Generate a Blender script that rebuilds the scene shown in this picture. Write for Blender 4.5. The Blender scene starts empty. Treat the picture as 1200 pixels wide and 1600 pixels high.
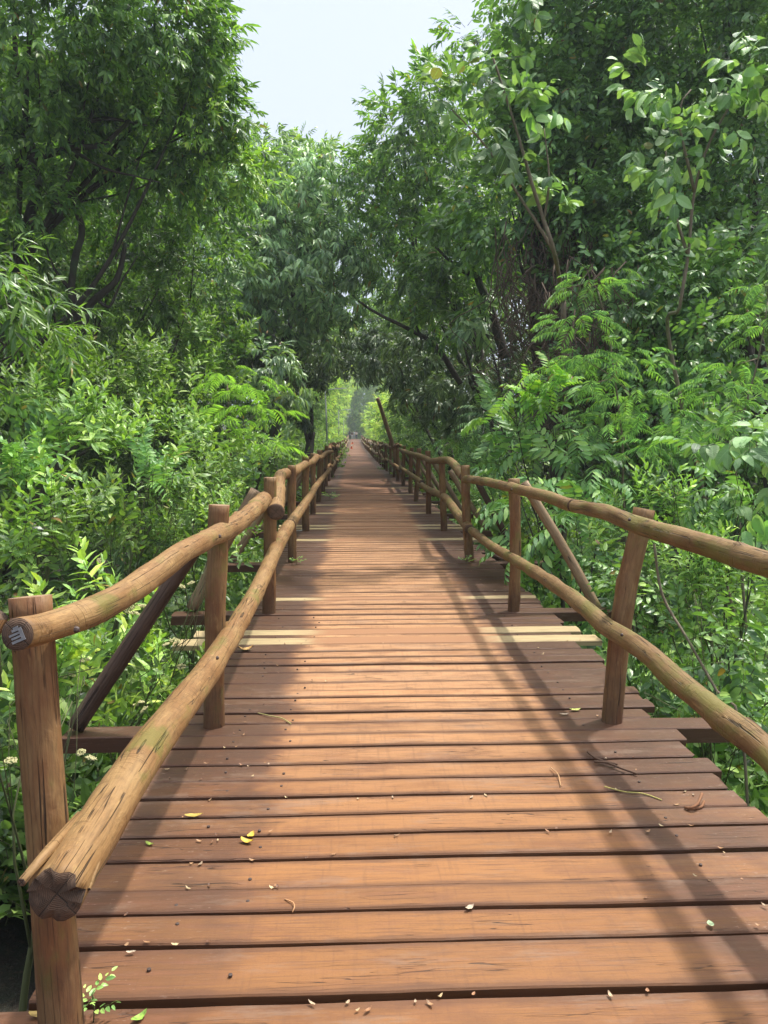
import bpy, math, random
import numpy as np
from mathutils import Vector, Matrix
R = math.radians
SC = bpy.context.scene
COL = SC.collection

# ------------------------------------------------------------------ camera
PITCH, YAW = 6.183, 2.325          # degrees: looking down, turned right of the walkway
EYE = np.array([0.0, 0.0, 1.6])
cam_d = bpy.data.cameras.new("camera"); cam = bpy.data.objects.new("camera", cam_d)
COL.objects.link(cam); SC.camera = cam
cam.location = EYE
cam.rotation_euler = (R(90 - PITCH), 0, -R(YAW))
cam_d.sensor_fit = 'AUTO'; cam_d.sensor_width = 36; cam_d.lens = 27.0
cam_d.clip_start = 0.05; cam_d.clip_end = 2000

# ------------------------------------------------------------------ world, sun, exposure
SUNV = Vector((0.37, 0.25, 1.0)).normalized()
w = bpy.data.worlds.new("World"); SC.world = w; w.use_nodes = True
nt = w.node_tree; nt.nodes.clear()
wo = nt.nodes.new('ShaderNodeOutputWorld'); bg = nt.nodes.new('ShaderNodeBackground')
sky = nt.nodes.new('ShaderNodeTexSky'); sky.sky_type = 'NISHITA'; sky.sun_disc = False
sky.sun_elevation = math.asin(SUNV.z); sky.sun_rotation = math.atan2(SUNV.x, SUNV.y)
sky.air_density = 1.0; sky.dust_density = 6.0; sky.ozone_density = 1.5
hz = nt.nodes.new('ShaderNodeMix'); hz.data_type = 'RGBA'; hz.inputs[0].default_value = 0.8
# thin bright overcast veil, brighter round the sun
gc = nt.nodes.new('ShaderNodeTexCoord'); dt = nt.nodes.new('ShaderNodeVectorMath'); dt.operation = 'DOT_PRODUCT'
nt.links.new(gc.outputs['Generated'], dt.inputs[0]); dt.inputs[1].default_value = tuple(SUNV)
mr = nt.nodes.new('ShaderNodeMapRange'); mr.interpolation_type = 'SMOOTHSTEP'; nt.links.new(dt.outputs['Value'], mr.inputs[0])
mr.inputs[1].default_value = .66; mr.inputs[2].default_value = 1.0
vm = nt.nodes.new('ShaderNodeMix'); vm.data_type = 'RGBA'; nt.links.new(mr.outputs[0], vm.inputs[0])
vm.inputs[6].default_value = (4.4, 4.85, 5.8, 1); vm.inputs[7].default_value = (27, 27, 27, 1)
nt.links.new(vm.outputs[2], hz.inputs[7])
nt.links.new(sky.outputs[0], hz.inputs[6]); nt.links.new(hz.outputs[2], bg.inputs[0])
bg.inputs[1].default_value = 0.145
nt.links.new(bg.outputs[0], wo.inputs[0])
sd = bpy.data.lights.new("sun", 'SUN'); sun = bpy.data.objects.new("sun", sd); COL.objects.link(sun)
sd.energy = 3.6; sd.angle = R(2.2); sd.color = (1.0, 0.95, 0.86)
sun.rotation_euler = SUNV.to_track_quat('Z', 'Y').to_euler()
SC.view_settings.view_transform = 'Standard'; SC.view_settings.look = 'None'
SC.view_settings.exposure = 0.52; SC.view_settings.gamma = 1
SC.render.engine = 'CYCLES'
cy = SC.cycles
cy.max_bounces = 7; cy.diffuse_bounces = 4; cy.glossy_bounces = 2; cy.transmission_bounces = 4
cy.transparent_max_bounces = 4; cy.volume_bounces = 0; cy.sample_clamp_indirect = 4
cy.use_denoising = True

# ------------------------------------------------------------------ projection helper (real depth is always given)
_p, _y = R(PITCH), R(YAW)
FW = np.array([math.sin(_y)*math.cos(_p), math.cos(_y)*math.cos(_p), -math.sin(_p)])
RT = np.array([math.cos(_y), -math.sin(_y), 0.0]); UP = np.cross(RT, FW)
def ray(px, py): return FW + RT*(px-600)/1200 + UP*(800-py)/1200
def atY(px, py, Y): d = ray(px, py); return EYE + d*Y/d[1]
def atX(px, py, X): d = ray(px, py); return EYE + d*X/d[0]
def atZ(px, py, Z): d = ray(px, py); return EYE + d*(Z-1.6)/d[2]
def dz(Y): return float(np.interp(Y, [0, 22, 40, 88, 150, 200], [0, 0, -.25, -.6, -.5, -.4]))
GZ = -1.7                           # forest floor

# ------------------------------------------------------------------ object helpers
def tag(o, label=None, cat=None, group=None, kind=None):
    for k, v in (("label", label), ("category", cat), ("group", group), ("kind", kind)):
        if v: o[k] = v
    return o
def empty(name, loc=(0, 0, 0)):
    o = bpy.data.objects.new(name, None); o.location = loc; COL.objects.link(o); return o
def world(o):
    return (world(o.parent) @ o.matrix_parent_inverse if o.parent else Matrix.Identity(4)) @ Matrix.Translation(o.location)
def link(name, me, parent=None):
    o = bpy.data.objects.new(name, me); COL.objects.link(o)
    if parent is not None:
        o.parent = parent
        o.matrix_parent_inverse = world(parent).inverted()
    return o
def mesh_np(name, V, F, mats, midx=None, fattr=None, vattr=None, smooth=False):
    """V (n,3); F (m,k) index array (k = 3 or 4)."""
    V = np.asarray(V, np.float32); F = np.asarray(F, np.int32); m, k = F.shape
    me = bpy.data.meshes.new(name)
    me.vertices.add(len(V)); me.vertices.foreach_set('co', V.ravel())
    me.loops.add(m*k); me.loops.foreach_set('vertex_index', F.ravel())
    me.polygons.add(m); me.polygons.foreach_set('loop_start', np.arange(0, m*k, k, dtype=np.int32))
    for x in mats: me.materials.append(x)
    if midx is not None: me.polygons.foreach_set('material_index', np.asarray(midx, np.int32))
    for n, a in (fattr or {}).items():
        me.attributes.new(n, 'FLOAT', 'FACE').data.foreach_set('value', np.asarray(a, np.float32).ravel())
    for n, a in (vattr or {}).items():
        me.attributes.new(n, 'FLOAT_VECTOR', 'POINT').data.foreach_set('vector', np.asarray(a, np.float32).ravel())
    me.update(calc_edges=True)
    me.polygons.foreach_set('use_smooth', np.full(m, smooth, bool))
    return me

# ------------------------------------------------------------------ materials
class NT:
    def __init__(s, name):
        s.m = bpy.data.materials.new(name); s.m.use_nodes = True; s.t = s.m.node_tree
        s.t.nodes.clear(); s.out = s.t.nodes.new('ShaderNodeOutputMaterial')
    def n(s, t, **k):
        x = s.t.nodes.new('ShaderNode'+t)
        for a, b in k.items(): setattr(x, a, b)
        return x
    def l(s, a, b): s.t.links.new(a, b)
    def setin(s, sock, v):
        if isinstance(v, bpy.types.NodeSocket): s.l(v, sock)
        else: sock.default_value = v
    def attr(s, name, out='Fac'): return s.n('Attribute', attribute_name=name).outputs[out]
    def math(s, op, a, b=0.0, c=None, clamp=False):
        x = s.n('Math', operation=op, use_clamp=clamp); s.setin(x.inputs[0], a); s.setin(x.inputs[1], b)
        if c is not None: s.setin(x.inputs[2], c)
        return x.outputs[0]
    def vmul(s, v, sc):
        x = s.n('VectorMath', operation='MULTIPLY'); s.l(v, x.inputs[0]); x.inputs[1].default_value = sc; return x.outputs[0]
    def vadd(s, a, b):
        x = s.n('VectorMath', operation='ADD'); s.l(a, x.inputs[0]); s.setin(x.inputs[1], b); return x.outputs[0]
    def noise(s, v, scale, detail=3, rough=.55, dist=0.0):
        x = s.n('TexNoise'); s.l(v, x.inputs['Vector']); x.inputs['Scale'].default_value = scale
        x.inputs['Detail'].default_value = detail; x.inputs['Roughness'].default_value = rough
        x.inputs['Distortion'].default_value = dist; return x.outputs[0]
    def ramp(s, f, stops, interp='LINEAR'):
        x = s.n('ValToRGB'); s.setin(x.inputs[0], f); e = x.color_ramp; e.interpolation = interp
        while len(e.elements) < len(stops): e.elements.new(0.5)
        for el, (p, c) in zip(e.elements, stops):
            el.position = p; el.color = (*c, 1) if len(c) == 3 else c
        return x.outputs[0]
    def step(s, f, a, b):           # 0 below a, 1 above b
        x = s.n('MapRange', interpolation_type='SMOOTHSTEP'); s.setin(x.inputs[0], f)
        x.inputs[1].default_value = a; x.inputs[2].default_value = b; return x.outputs[0]
    def mix(s, f, a, b, mode='MIX'):
        x = s.n('Mix', data_type='RGBA', blend_type=mode); s.setin(x.inputs[0], f)
        for i, v in ((6, a), (7, b)):
            if isinstance(v, tuple) and len(v) == 3: v = (*v, 1)
            s.setin(x.inputs[i], v)
        return x.outputs[2]
    def principled(s, col, rough, bump=None, bs=.3, bd=.01, spec=.5):
        p = s.n('BsdfPrincipled'); s.setin(p.inputs['Base Color'], (*col, 1) if isinstance(col, tuple) else col)
        s.setin(p.inputs['Roughness'], rough); p.inputs['Specular IOR Level'].default_value = spec
        if bump is not None:
            b = s.n('Bump'); b.inputs['Strength'].default_value = bs; b.inputs['Distance'].default_value = bd
            s.l(bump, b.inputs['Height']); s.l(b.outputs[0], p.inputs['Normal'])
        return p.outputs[0]
    def done(s, sh): s.l(sh, s.out.inputs[0]); return s.m

def leaf_mat(name, dark, mid, light, yellow=(.30, .26, .03), trans=.35, rough=.42, spec=.5, veins=False, yfrac=.985, back=.0):
    t = NT(name)
    rnd = t.attr('rnd'); tone = t.attr('tone')
    BR = (2.6, 2.2, 2.3); dark, mid, light = (tuple(min(.6, q*w_) for q, w_ in zip(z, BR)) for z in (dark, mid, light))
    c = t.ramp(rnd, [(0, tuple(q*.6 for q in dark)), (.45, mid), (.86, light), (.976, light), (.982, yellow), (.99, yellow), (1, (.17, .095, .03))])
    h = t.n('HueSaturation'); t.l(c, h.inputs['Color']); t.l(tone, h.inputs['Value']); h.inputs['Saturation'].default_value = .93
    t.l(t.math('MULTIPLY_ADD', rnd, -.022, .492), h.inputs['Hue'])
    c = h.outputs[0]; bump = None
    if veins:
        uv = t.n('SeparateXYZ'); t.l(t.attr('lu', 'Vector'), uv.inputs[0])
        side = t.math('ABSOLUTE', uv.outputs[0])
        ribs = t.math('SINE', t.math('MULTIPLY', t.math('SUBTRACT', uv.outputs[1], t.math('MULTIPLY', side, .22)), 62))
        rib = t.step(ribs, .75, 1.0)
        mid_ = t.math('SUBTRACT', 1.0, t.step(side, .03, .09))
        v = t.math('MAXIMUM', t.math('MULTIPLY', rib, .35), mid_)
        c = t.mix(t.math('MULTIPLY', v, .55), c, light)
        bump = ribs
    gb = t.n('NewGeometry').outputs['Backfacing']
    c = t.mix(t.math('MULTIPLY', gb, .35), c, tuple(.5*a+.5*b+back for a, b in zip(light, (.10, .13, .08))))
    p = t.principled(c, rough, bump, .35, .002, spec)
    tr = t.n('BsdfTranslucent')
    t.l(t.mix(1.0, c, (1.55, 1.75, .55), 'MULTIPLY'), tr.inputs[0])
    m = t.n('MixShader'); m.inputs[0].default_value = trans*.8
    t.l(p, m.inputs[1]); t.l(tr.outputs[0], m.inputs[2])
    return t.done(m.outputs[0])

def bark_mat(name, a, b, scale=6):
    t = NT(name); tc = t.n('TexCoord').outputs['Object']
    v = t.vmul(tc, (1, 1, .25)); n = t.noise(v, scale*5, 5, .65); n2 = t.noise(tc, scale*.35, 3)
    c = t.mix(n, a, b); c = t.mix(t.step(n2, .5, .7), c, tuple((x*.6+y) for x, y in zip(b, (.01, .035, .01))))
    return t.done(t.principled(c, .9, n, .8, .02))

# logs: coordinates 'lc' = (cross x, cross y, length)
def log_mat(name, base, dark, moss=0.0, ring=.35, warm=(.36, .16, .07), damp_shade=0):
    t = NT(name); lc = t.attr('lc', 'Vector')
    oi = t.n('ObjectInfo').outputs['Random']
    cmb = t.n('CombineXYZ'); t.l(t.math('MULTIPLY', oi, 37.0), cmb.inputs[2]); t.l(t.math('MULTIPLY', oi, 3.1), cmb.inputs[0])
    lv = t.vadd(lc, cmb.outputs[0])
    grain = t.noise(t.vmul(lv, (1, 1, .06)), 110, 4, .6)
    big = t.noise(t.vmul(lv, (1, 1, .35)), 9, 4, .6)
    blot = t.noise(t.vmul(lv, (1, 1, .6)), 26, 3, .6, .6)
    c = t.mix(t.step(big, .35, .68), base, warm)
    c = t.mix(t.math('MULTIPLY', t.step(grain, .42, .75), .55), c, dark)
    c = t.mix(t.math('MULTIPLY', t.step(blot, .55, .75), .28), c, dark)
    c = t.mix(t.math('MULTIPLY', t.step(t.noise(t.vmul(lv, (1, 1, .12)), 200, 3, .6), .52, .7), .35), c, dark)
    # pale scuffs
    c = t.mix(t.math('MULTIPLY', t.step(t.noise(t.vmul(lv, (1, 1, .25)), 48, 2), .62, .72), .35), c, tuple(min(1, x*1.55) for x in base))
    # long drying cracks
    cr = t.math('ABSOLUTE', t.math('SUBTRACT', t.noise(t.vmul(lv, (1, 1, .014)), 30, 2, .5, .1), .5))
    crack = t.math('MULTIPLY', t.math('SUBTRACT', 1.0, t.step(cr, .002, .012)), t.step(t.noise(lv, 5.5, 2), .42, .54))
    c = t.mix(t.math('MULTIPLY', crack, .85), c, (.025, .014, .008))
    # cross rings left by peeled bark
    rg = t.math('ABSOLUTE', t.math('SUBTRACT', t.noise(t.vmul(lv, (.16, .16, 1)), 26, 2, .5, .4), .5))
    rr = t.math('MULTIPLY', t.math('SUBTRACT', 1.0, t.step(rg, .004, .02)), ring)
    rr = t.math('MULTIPLY', rr, t.step(t.noise(t.vmul(lv, (1, 1, .4)), 13, 2), .42, .6))
    c = t.mix(rr, c, dark)
    if moss:
        mm = t.math('MULTIPLY', t.step(t.noise(t.vmul(lv, (1, 1, .5)), 7.5, 4, .62), .60-moss*.2, .74-moss*.16), .72)
        c = t.mix(mm, c, (.125, .115, .022))
    if damp_shade:
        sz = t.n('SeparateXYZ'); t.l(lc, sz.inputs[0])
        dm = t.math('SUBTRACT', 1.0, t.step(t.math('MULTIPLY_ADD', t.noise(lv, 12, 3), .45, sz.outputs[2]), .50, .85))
        c = t.mix(t.math('MULTIPLY', dm, damp_shade), c, (.045, .022, .013))  # darker post foot: wet wood and shade, both put into the colour
    h = t.math('SUBTRACT', t.math('ADD', t.math('MULTIPLY', grain, .35), t.math('MULTIPLY', blot, .5)), t.math('ADD', t.math('MULTIPLY', crack, 2.5), rr))
    return t.done(t.principled(c, t.math('MULTIPLY_ADD', grain, .2, .55), h, .8, .009, .35))

def log_end_mat(name, base=(.20, .12, .07)):
    t = NT(name); lc = t.attr('lc', 'Vector')
    s = t.n('SeparateXYZ'); t.l(lc, s.inputs[0])
    cmb = t.n('CombineXYZ'); t.l(s.outputs[0], cmb.inputs[0]); t.l(s.outputs[1], cmb.inputs[1])
    ln = t.n('VectorMath', operation='LENGTH'); t.l(cmb.outputs[0], ln.inputs[0])
    nz = t.noise(cmb.outputs[0], 30, 3)
    rings = t.math('SINE', t.math('MULTIPLY', t.math('MULTIPLY_ADD', nz, .012, ln.outputs['Value']), 1500))
    c = t.mix(t.math('MULTIPLY_ADD', rings, .2, .3), base, tuple(x*.45 for x in base))
    c = t.mix(t.step(nz, .5, .65), c, tuple(x*.5 for x in base))
    ck = t.math('MINIMUM', t.math('ABSOLUTE', t.math('ADD', s.outputs[0], t.math('MULTIPLY', s.outputs[1], .8))),
                t.math('ABSOLUTE', t.math('SUBTRACT', t.math('MULTIPLY', s.outputs[0], .9), s.outputs[1])))
    k = t.math('SUBTRACT', 1.0, t.step(t.math('MULTIPLY_ADD', nz, .004, ck), .002, .0045))
    c = t.mix(t.math('MULTIPLY', k, .85), c, (.01, .006, .004))
    return t.done(t.principled(c, .85, t.math('SUBTRACT', rings, t.math('MULTIPLY', k, 5)), .4, .003))

def deck_mat():
    t = NT('weathered_planks'); tc = t.n('TexCoord').outputs['Object']
    pr = t.attr('pr'); s = t.n('SeparateXYZ'); t.l(tc, s.inputs[0])
    cmb = t.n('CombineXYZ'); t.l(t.math('MULTIPLY', pr, 61.0), cmb.inputs[0]); t.l(t.math('MULTIPLY', pr, 17.0), cmb.inputs[2])
    v = t.vadd(tc, cmb.outputs[0])
    g1 = t.noise(t.vmul(v, (.035, 1, 1)), 130, 5, .62)
    g2 = t.noise(t.vmul(v, (.10, 1, 1)), 34, 4, .6, .5)
    saw = t.noise(t.vmul(v, (1, .06, 1)), 55, 3, .6)
    pn = t.noise(tc, 2.2, 4, .6)
    # wood colour, plank by plank
    c = t.ramp(pr, [(0, (.080, .031, .012)), (.3, (.170, .068, .021)), (.55, (.105, .044, .018)), (.8, (.20, .086, .028)), (1, (.27, .120, .040))])
    c = t.mix(t.step(g2, .4, .75), c, (.17, .07, .034))
    # trodden dusty lane down the middle, grime and painted tree shade outside of it
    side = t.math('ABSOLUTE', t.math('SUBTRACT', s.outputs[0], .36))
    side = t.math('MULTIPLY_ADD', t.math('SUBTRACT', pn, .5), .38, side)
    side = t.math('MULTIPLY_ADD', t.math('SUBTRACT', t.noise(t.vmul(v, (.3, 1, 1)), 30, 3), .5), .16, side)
    lane = t.math('SUBTRACT', 1.0, t.step(side, .62, .82))
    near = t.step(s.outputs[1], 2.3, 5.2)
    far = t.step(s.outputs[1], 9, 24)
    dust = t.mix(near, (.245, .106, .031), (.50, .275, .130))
    dust = t.mix(far, dust, (.225, .095, .046))  # lane darkens further on: tunnel shade put into the colour
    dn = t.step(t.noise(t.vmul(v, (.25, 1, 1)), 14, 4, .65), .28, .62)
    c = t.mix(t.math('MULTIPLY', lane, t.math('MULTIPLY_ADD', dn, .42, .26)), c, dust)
    grime_shade = t.math('MULTIPLY', t.step(side, .66, .86), t.step(t.math('MULTIPLY_ADD', s.outputs[1], .20, pn), .75, 1.3))  # dirt on both edges, plus tree shade painted in on the right
    c = t.mix(t.math('MULTIPLY', grime_shade, .84), c, (.050, .026, .016))
    c = t.mix(t.math('MULTIPLY', t.step(t.noise(v, 170, 3, .7), .50, .68), .22), c, (.09, .04, .02))
    # grain, saw marks, cracks
    c = t.mix(t.math('MULTIPLY', t.step(g1, .48, .70), .55), c, (.10, .045, .022))
    c = t.mix(t.math('MULTIPLY', t.step(saw, .52, .72), .24), c, (.10, .045, .022))
    ck = t.math('ABSOLUTE', t.math('SUBTRACT', t.noise(t.vmul(v, (.05, 1, 1)), 30, 2, .5, .3), .5))
    k = t.math('MULTIPLY', t.math('SUBTRACT', 1.0, t.step(ck, .003, .010)), t.step(t.noise(t.vmul(v, (.5, 1, 1)), 4.5, 2), .50, .62))
    c = t.mix(t.math('MULTIPLY', k, .85), c, (.02, .01, .006))
    # pale flakes on the worn dark ends
    fl = t.math('MULTIPLY', t.step(t.noise(t.vmul(v, (.22, 1, 1)), 120, 3, .7), .64, .72), t.step(side, .7, .95))
    c = t.mix(t.math('MULTIPLY', fl, .38), c, (.48, .36, .28))
    pe = t.attr('pe')
    ed = t.math('SUBTRACT', 1.0, t.step(t.math('MULTIPLY_ADD', t.math('SUBTRACT', t.noise(t.vmul(v, (.25, 1, 1)), 20, 4, .7), .5), .9, pe), .05, .50))
    c = t.mix(t.math('MULTIPLY', ed, .62), c, (.075, .032, .016))
    # blotchy wear
    wz = t.noise(t.vmul(v, (.5, 1, 1)), 6, 5, .7)
    c = t.mix(t.math('MULTIPLY', t.step(wz, .50, .68), .38), c, (.12, .048, .022))
    gw = t.noise(t.vmul(v, (.22, 1, 1)), 9, 5, .75)
    c = t.mix(t.math('MULTIPLY', t.step(gw, .52, .70), .40), c, (.20, .135, .095))
    # knots
    vo = t.n('TexVoronoi'); t.l(t.vmul(v, (.45, 1, 0)), vo.inputs['Vector']); vo.inputs['Scale'].default_value = 2.4
    kn = t.math('SUBTRACT', 1.0, t.step(vo.outputs['Distance'], .012, .035))
    c = t.mix(t.math('MULTIPLY', kn, .75), c, (.05, .022, .012))
    h = t.math('SUBTRACT', t.math('ADD', t.math('MULTIPLY', g1, .7), t.math('MULTIPLY', g2, .5)), t.math('MULTIPLY', k, 2.2))
    h = t.math('SUBTRACT', h, t.math('MULTIPLY', saw, .35))
    rgh = t.math('MULTIPLY_ADD', grime_shade, -.12, .66)
    return t.done(t.principled(c, rgh, h, .5, .005, .35))

def plain(name, col, rough=.7, spec=.4, nscale=0, metal=0):
    t = NT(name)
    c = col
    if nscale:
        tc = t.n('TexCoord').outputs['Object']
        c = t.mix(t.noise(tc, nscale, 4), tuple(x*.65 for x in col), tuple(min(1, x*1.3) for x in col))
    sh = t.principled(c, rough, spec=spec)
    return t.done(sh)

M = {}
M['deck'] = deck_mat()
t_ = NT('fresh_sawn_wood'); lc_ = t_.n('TexCoord').outputs['Object']
g_ = t_.noise(t_.vmul(lc_, (.05, 1, 1)), 90, 4); s_ = t_.n('SeparateXYZ'); t_.l(lc_, s_.inputs[0])
sd_ = t_.math('ABSOLUTE', t_.math('SUBTRACT', s_.outputs[0], .36))
ln_ = t_.math('SUBTRACT', 1.0, t_.step(t_.math('MULTIPLY_ADD', t_.noise(lc_, 8, 3), .3, sd_), .70, .98))
c_ = t_.mix(t_.step(g_, .4, .75), (.37, .28, .14), (.22, .16, .08))
c_ = t_.mix(t_.math('MULTIPLY', ln_, .93), c_, (.25, .11, .045))
M['fresh'] = t_.done(t_.principled(c_, .7, g_, .3, .004))
M['log_l'] = log_mat('peeled_log_tan', (.27, .162, .064), (.09, .046, .018), moss=.30, warm=(.20, .100, .034))
M['log_r'] = log_mat('peeled_log_mossy', (.215, .136, .054), (.072, .040, .017), moss=.70, warm=(.16, .086, .031))
M['post'] = log_mat('post_log', (.235, .138, .056), (.08, .038, .016), moss=.16, ring=.0, warm=(.155, .062, .022), damp_shade=.5)
M['brace'] = log_mat('dark_brace_log', (.085, .05, .03), (.03, .018, .012), moss=.0, ring=.1, warm=(.06, .032, .02))
M['brace_pale'] = log_mat('grey_brace_log', (.30, .21, .12), (.11, .07, .04), moss=.2, ring=.1, warm=(.22, .14, .08))
M['log_end'] = log_end_mat('log_end_grain', (.13, .075, .045))
M['post_end'] = log_end_mat('post_end_grain', (.34, .21, .115))
M['beam'] = log_mat('dark_wet_beam', (.10, .052, .032), (.04, .022, .014), ring=0, warm=(.075, .035, .022))
M['bark'] = bark_mat('dark_bark', (.018, .014, .010), (.075, .06, .045))
M['bark_pale'] = bark_mat('pale_bark', (.10, .08, .05), (.24, .19, .13))
M['twig'] = plain('green_twig', (.075, .085, .03), .7)
M['vine'] = plain('dry_vine', (.11, .075, .05), .85, nscale=3)
M['metal'] = plain('grey_painted_metal', (.30, .32, .32), .45, nscale=6)
M['nail'] = plain('rusty_nail', (.055, .035, .028), .6, nscale=40)
LM = {
 'lance':  leaf_mat('narrow_leaf', (.016, .050, .016), (.035, .100, .022), (.075, .180, .030), trans=.42, rough=.38),
 'lance_y': leaf_mat('narrow_leaf_young', (.04, .11, .02), (.08, .19, .03), (.15, .29, .04), trans=.45),
 'dome':   leaf_mat('drooping_leaf', (.025, .065, .032), (.060, .135, .058), (.13, .23, .105), trans=.30, rough=.36),
 'broad':  leaf_mat('broad_leaf', (.014, .048, .016), (.032, .096, .026), (.065, .165, .036), trans=.34, rough=.36, yfrac=.985),
 'big':    leaf_mat('large_pale_leaf', (.024, .082, .024), (.052, .140, .042), (.11, .215, .085), trans=.28, rough=.48, veins=True, back=.02),
 'shoot':  leaf_mat('shrub_leaf', (.024, .068, .018), (.052, .140, .028), (.125, .255, .042), trans=.36, rough=.34, yfrac=.98, veins=True),
 'flower_shrub': leaf_mat('veined_shrub_leaf', (.03, .085, .02), (.065, .175, .03), (.16, .32, .045), trans=.36, rough=.36, veins=True),
 'fern':   leaf_mat('feathery_leaf', (.028, .085, .030), (.055, .155, .045), (.12, .26, .06), trans=.36, rough=.5),
 'fern_y': leaf_mat('feathery_leaf_young', (.04, .11, .018), (.075, .18, .028), (.13, .27, .04), trans=.45, rough=.5),
 'comp':   leaf_mat('compound_leaf', (.022, .075, .022), (.042, .135, .034), (.09, .215, .05), trans=.30, rough=.33, veins=True),
 'comp_y': leaf_mat('compound_leaf_young', (.05, .17, .02), (.085, .26, .03), (.14, .35, .045), trans=.45, rough=.4),
 'low':    leaf_mat('ground_leaf', (.020, .060, .016), (.045, .125, .026), (.10, .215, .04), trans=.33, rough=.36),
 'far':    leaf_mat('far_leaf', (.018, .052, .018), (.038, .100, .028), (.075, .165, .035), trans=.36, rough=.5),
 'far_y':  leaf_mat('far_leaf_lit_tint', (.05, .12, .025), (.10, .22, .04), (.19, .34, .06), trans=.42, rough=.5),  # brighter copy of the far leaf, sunlight put into its colour
}

# ------------------------------------------------------------------ log tubes
def catmull(P, step):
    P = np.asarray(P, float); Q = np.vstack([2*P[0]-P[1], P, 2*P[-1]-P[-2]]); out = []
    for i in range(1, len(Q)-2):
        a, b, c, d = Q[i-1:i+3]; n = max(1, int(math.ceil(np.linalg.norm(c-b)/step)))
        t = np.linspace(0, 1, n, endpoint=False)[:, None]
        out.append(.5*((2*b)+(-a+c)*t+(2*a-5*b+4*c-d)*t**2+(-a+3*b-3*c+d)*t**3))
    return np.vstack(out+[P[-1:]])
def tube(P, r, ns=12, rough=0.0, rng=None, ends=(True, True), jag=0.0, knots=0):
    """swept tube; returns V, F(quads), lc, is_cap. r: scalar or per-point radii."""
    P = np.asarray(P, float); n = len(P)
    r = np.broadcast_to(np.asarray(r, float), (n,)).copy()
    T = np.gradient(P, axis=0); T /= np.linalg.norm(T, axis=1)[:, None]
    u = np.cross(T[0], [0, 0, 1.0]);
    if np.linalg.norm(u) < .1: u = np.cross(T[0], [0, 1.0, 0])
    Us = []
    for i in range(n):
        u = u - T[i]*np.dot(u, T[i]); u = u/np.linalg.norm(u); Us.append(u)
    Us = np.array(Us); Vs = np.cross(T, Us)
    s = np.concatenate([[0], np.cumsum(np.linalg.norm(np.diff(P, axis=0), axis=1))])
    ang = np.linspace(0, 2*np.pi, ns, endpoint=False)
    rad = np.repeat(r[:, None], ns, 1)
    if rough and rng is not None:
        for k in range(5):
            f = rng.uniform(2, 16); m = rng.integers(0, 4); ph = rng.uniform(0, 6.28, 2)
            rad *= 1+rough*rng.uniform(.3, 1)*np.sin(s[:, None]*f+ph[0])*np.cos(m*ang[None]+ph[1])
        rad *= 1+rng.normal(0, rough*.13, rad.shape)
        for k in range(knots):
            sk = rng.uniform(0, s[-1]); ak = rng.uniform(0, 6.28); am = rng.uniform(.08, .22); wd = rng.uniform(.010, .04)
            da = (ang[None]-ak+np.pi) % (2*np.pi)-np.pi
            rad += r.mean()*am*np.exp(-((s[:, None]-sk)/wd)**2-(da/.45)**2)
    cx, cyy = np.cos(ang)[None]*rad, np.sin(ang)[None]*rad
    V = P[:, None]+Us[:, None]*cx[..., None]+Vs[:, None]*cyy[..., None]
    lc = np.stack([cx, cyy, np.repeat(s[:, None], ns, 1)], -1)
    if jag and rng is not None:
        j = rng.normal(0, jag, ns); V[0] += T[0]*j[:, None]
    V = V.reshape(-1, 3); lc = lc.reshape(-1, 3); F = []
    i, j = np.meshgrid(np.arange(n-1), np.arange(ns), indexing='ij'); j2 = (j+1) % ns
    F = np.stack([i*ns+j, i*ns+j2, (i+1)*ns+j2, (i+1)*ns+j], -1).reshape(-1, 4)
    cap = np.zeros(len(F))
    base = len(V)
    for e, on in enumerate(ends):
        if not on: continue
        k0 = 0 if e == 0 else (n-1)*ns; c = P[0] if e == 0 else P[-1]
        # ring at 55 % then centre as collapsed quads
        ring = c+(V[k0:k0+ns]-c)*.55
        if jag and e == 0 and rng is not None: ring = ring+T[0]*rng.normal(0, jag*.8, ns)[:, None]
        lr = lc[k0:k0+ns].copy(); lr[:, :2] *= .55
        b = len(V); V = np.vstack([V, ring, c[None]]); lc = np.vstack([lc, lr, [[0, 0, lc[k0, 2]]]])
        a = np.arange(ns); a2 = (a+1) % ns
        q1 = np.stack([k0+a, b+a, b+a2, k0+a2], -1) if e == 0 else np.stack([k0+a2, b+a2, b+a, k0+a], -1)
        ev = np.arange(0, ns, 2)
        q2 = np.stack([b+ev, np.full(len(ev), b+ns), b+(ev+2) % ns, b+ev+1], -1)
        if e == 1: q2 = q2[:, ::-1]
        F = np.vstack([F, q1, q2]); cap = np.concatenate([cap, np.ones(len(q1)+len(q2))])
    return V, F, lc, cap
def joinT(parts):
    Vs, Fs, Ls, Cs, o = [], [], [], [], 0
    for V, F, L, Cc in parts:
        Vs.append(V); Fs.append(F+o); Ls.append(L); Cs.append(Cc); o += len(V)
    return np.vstack(Vs), np.vstack(Fs), np.vstack(Ls), np.concatenate(Cs)
def log_obj(name, P, r, mat, endmat, parent, rng, ns=16, step=.05, rough=.05, knots=6, jag=0.0, ends=(True, True)):
    C = catmull(P, step); rr = np.interp(np.linspace(0, 1, len(C)), np.linspace(0, 1, len(np.atleast_1d(r))), np.atleast_1d(r))
    V, F, L, cap = tube(C, rr, ns, rough, rng, ends, jag, knots)
    return link(name, mesh_np(name, V, F, [mat, endmat], cap, vattr={'lc': L}, smooth=True), parent)

def box(x0, x1, y0, y1, z0, z1):
    V = np.array([[x, y, z] for x in (x0, x1) for y in (y0, y1) for z in (z0, z1)], float)
    F = np.array([[0, 1, 3, 2], [4, 6, 7, 5], [0, 4, 5, 1], [2, 3, 7, 6], [0, 2, 6, 4], [1, 5, 7, 3]])
    return V, F

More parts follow.
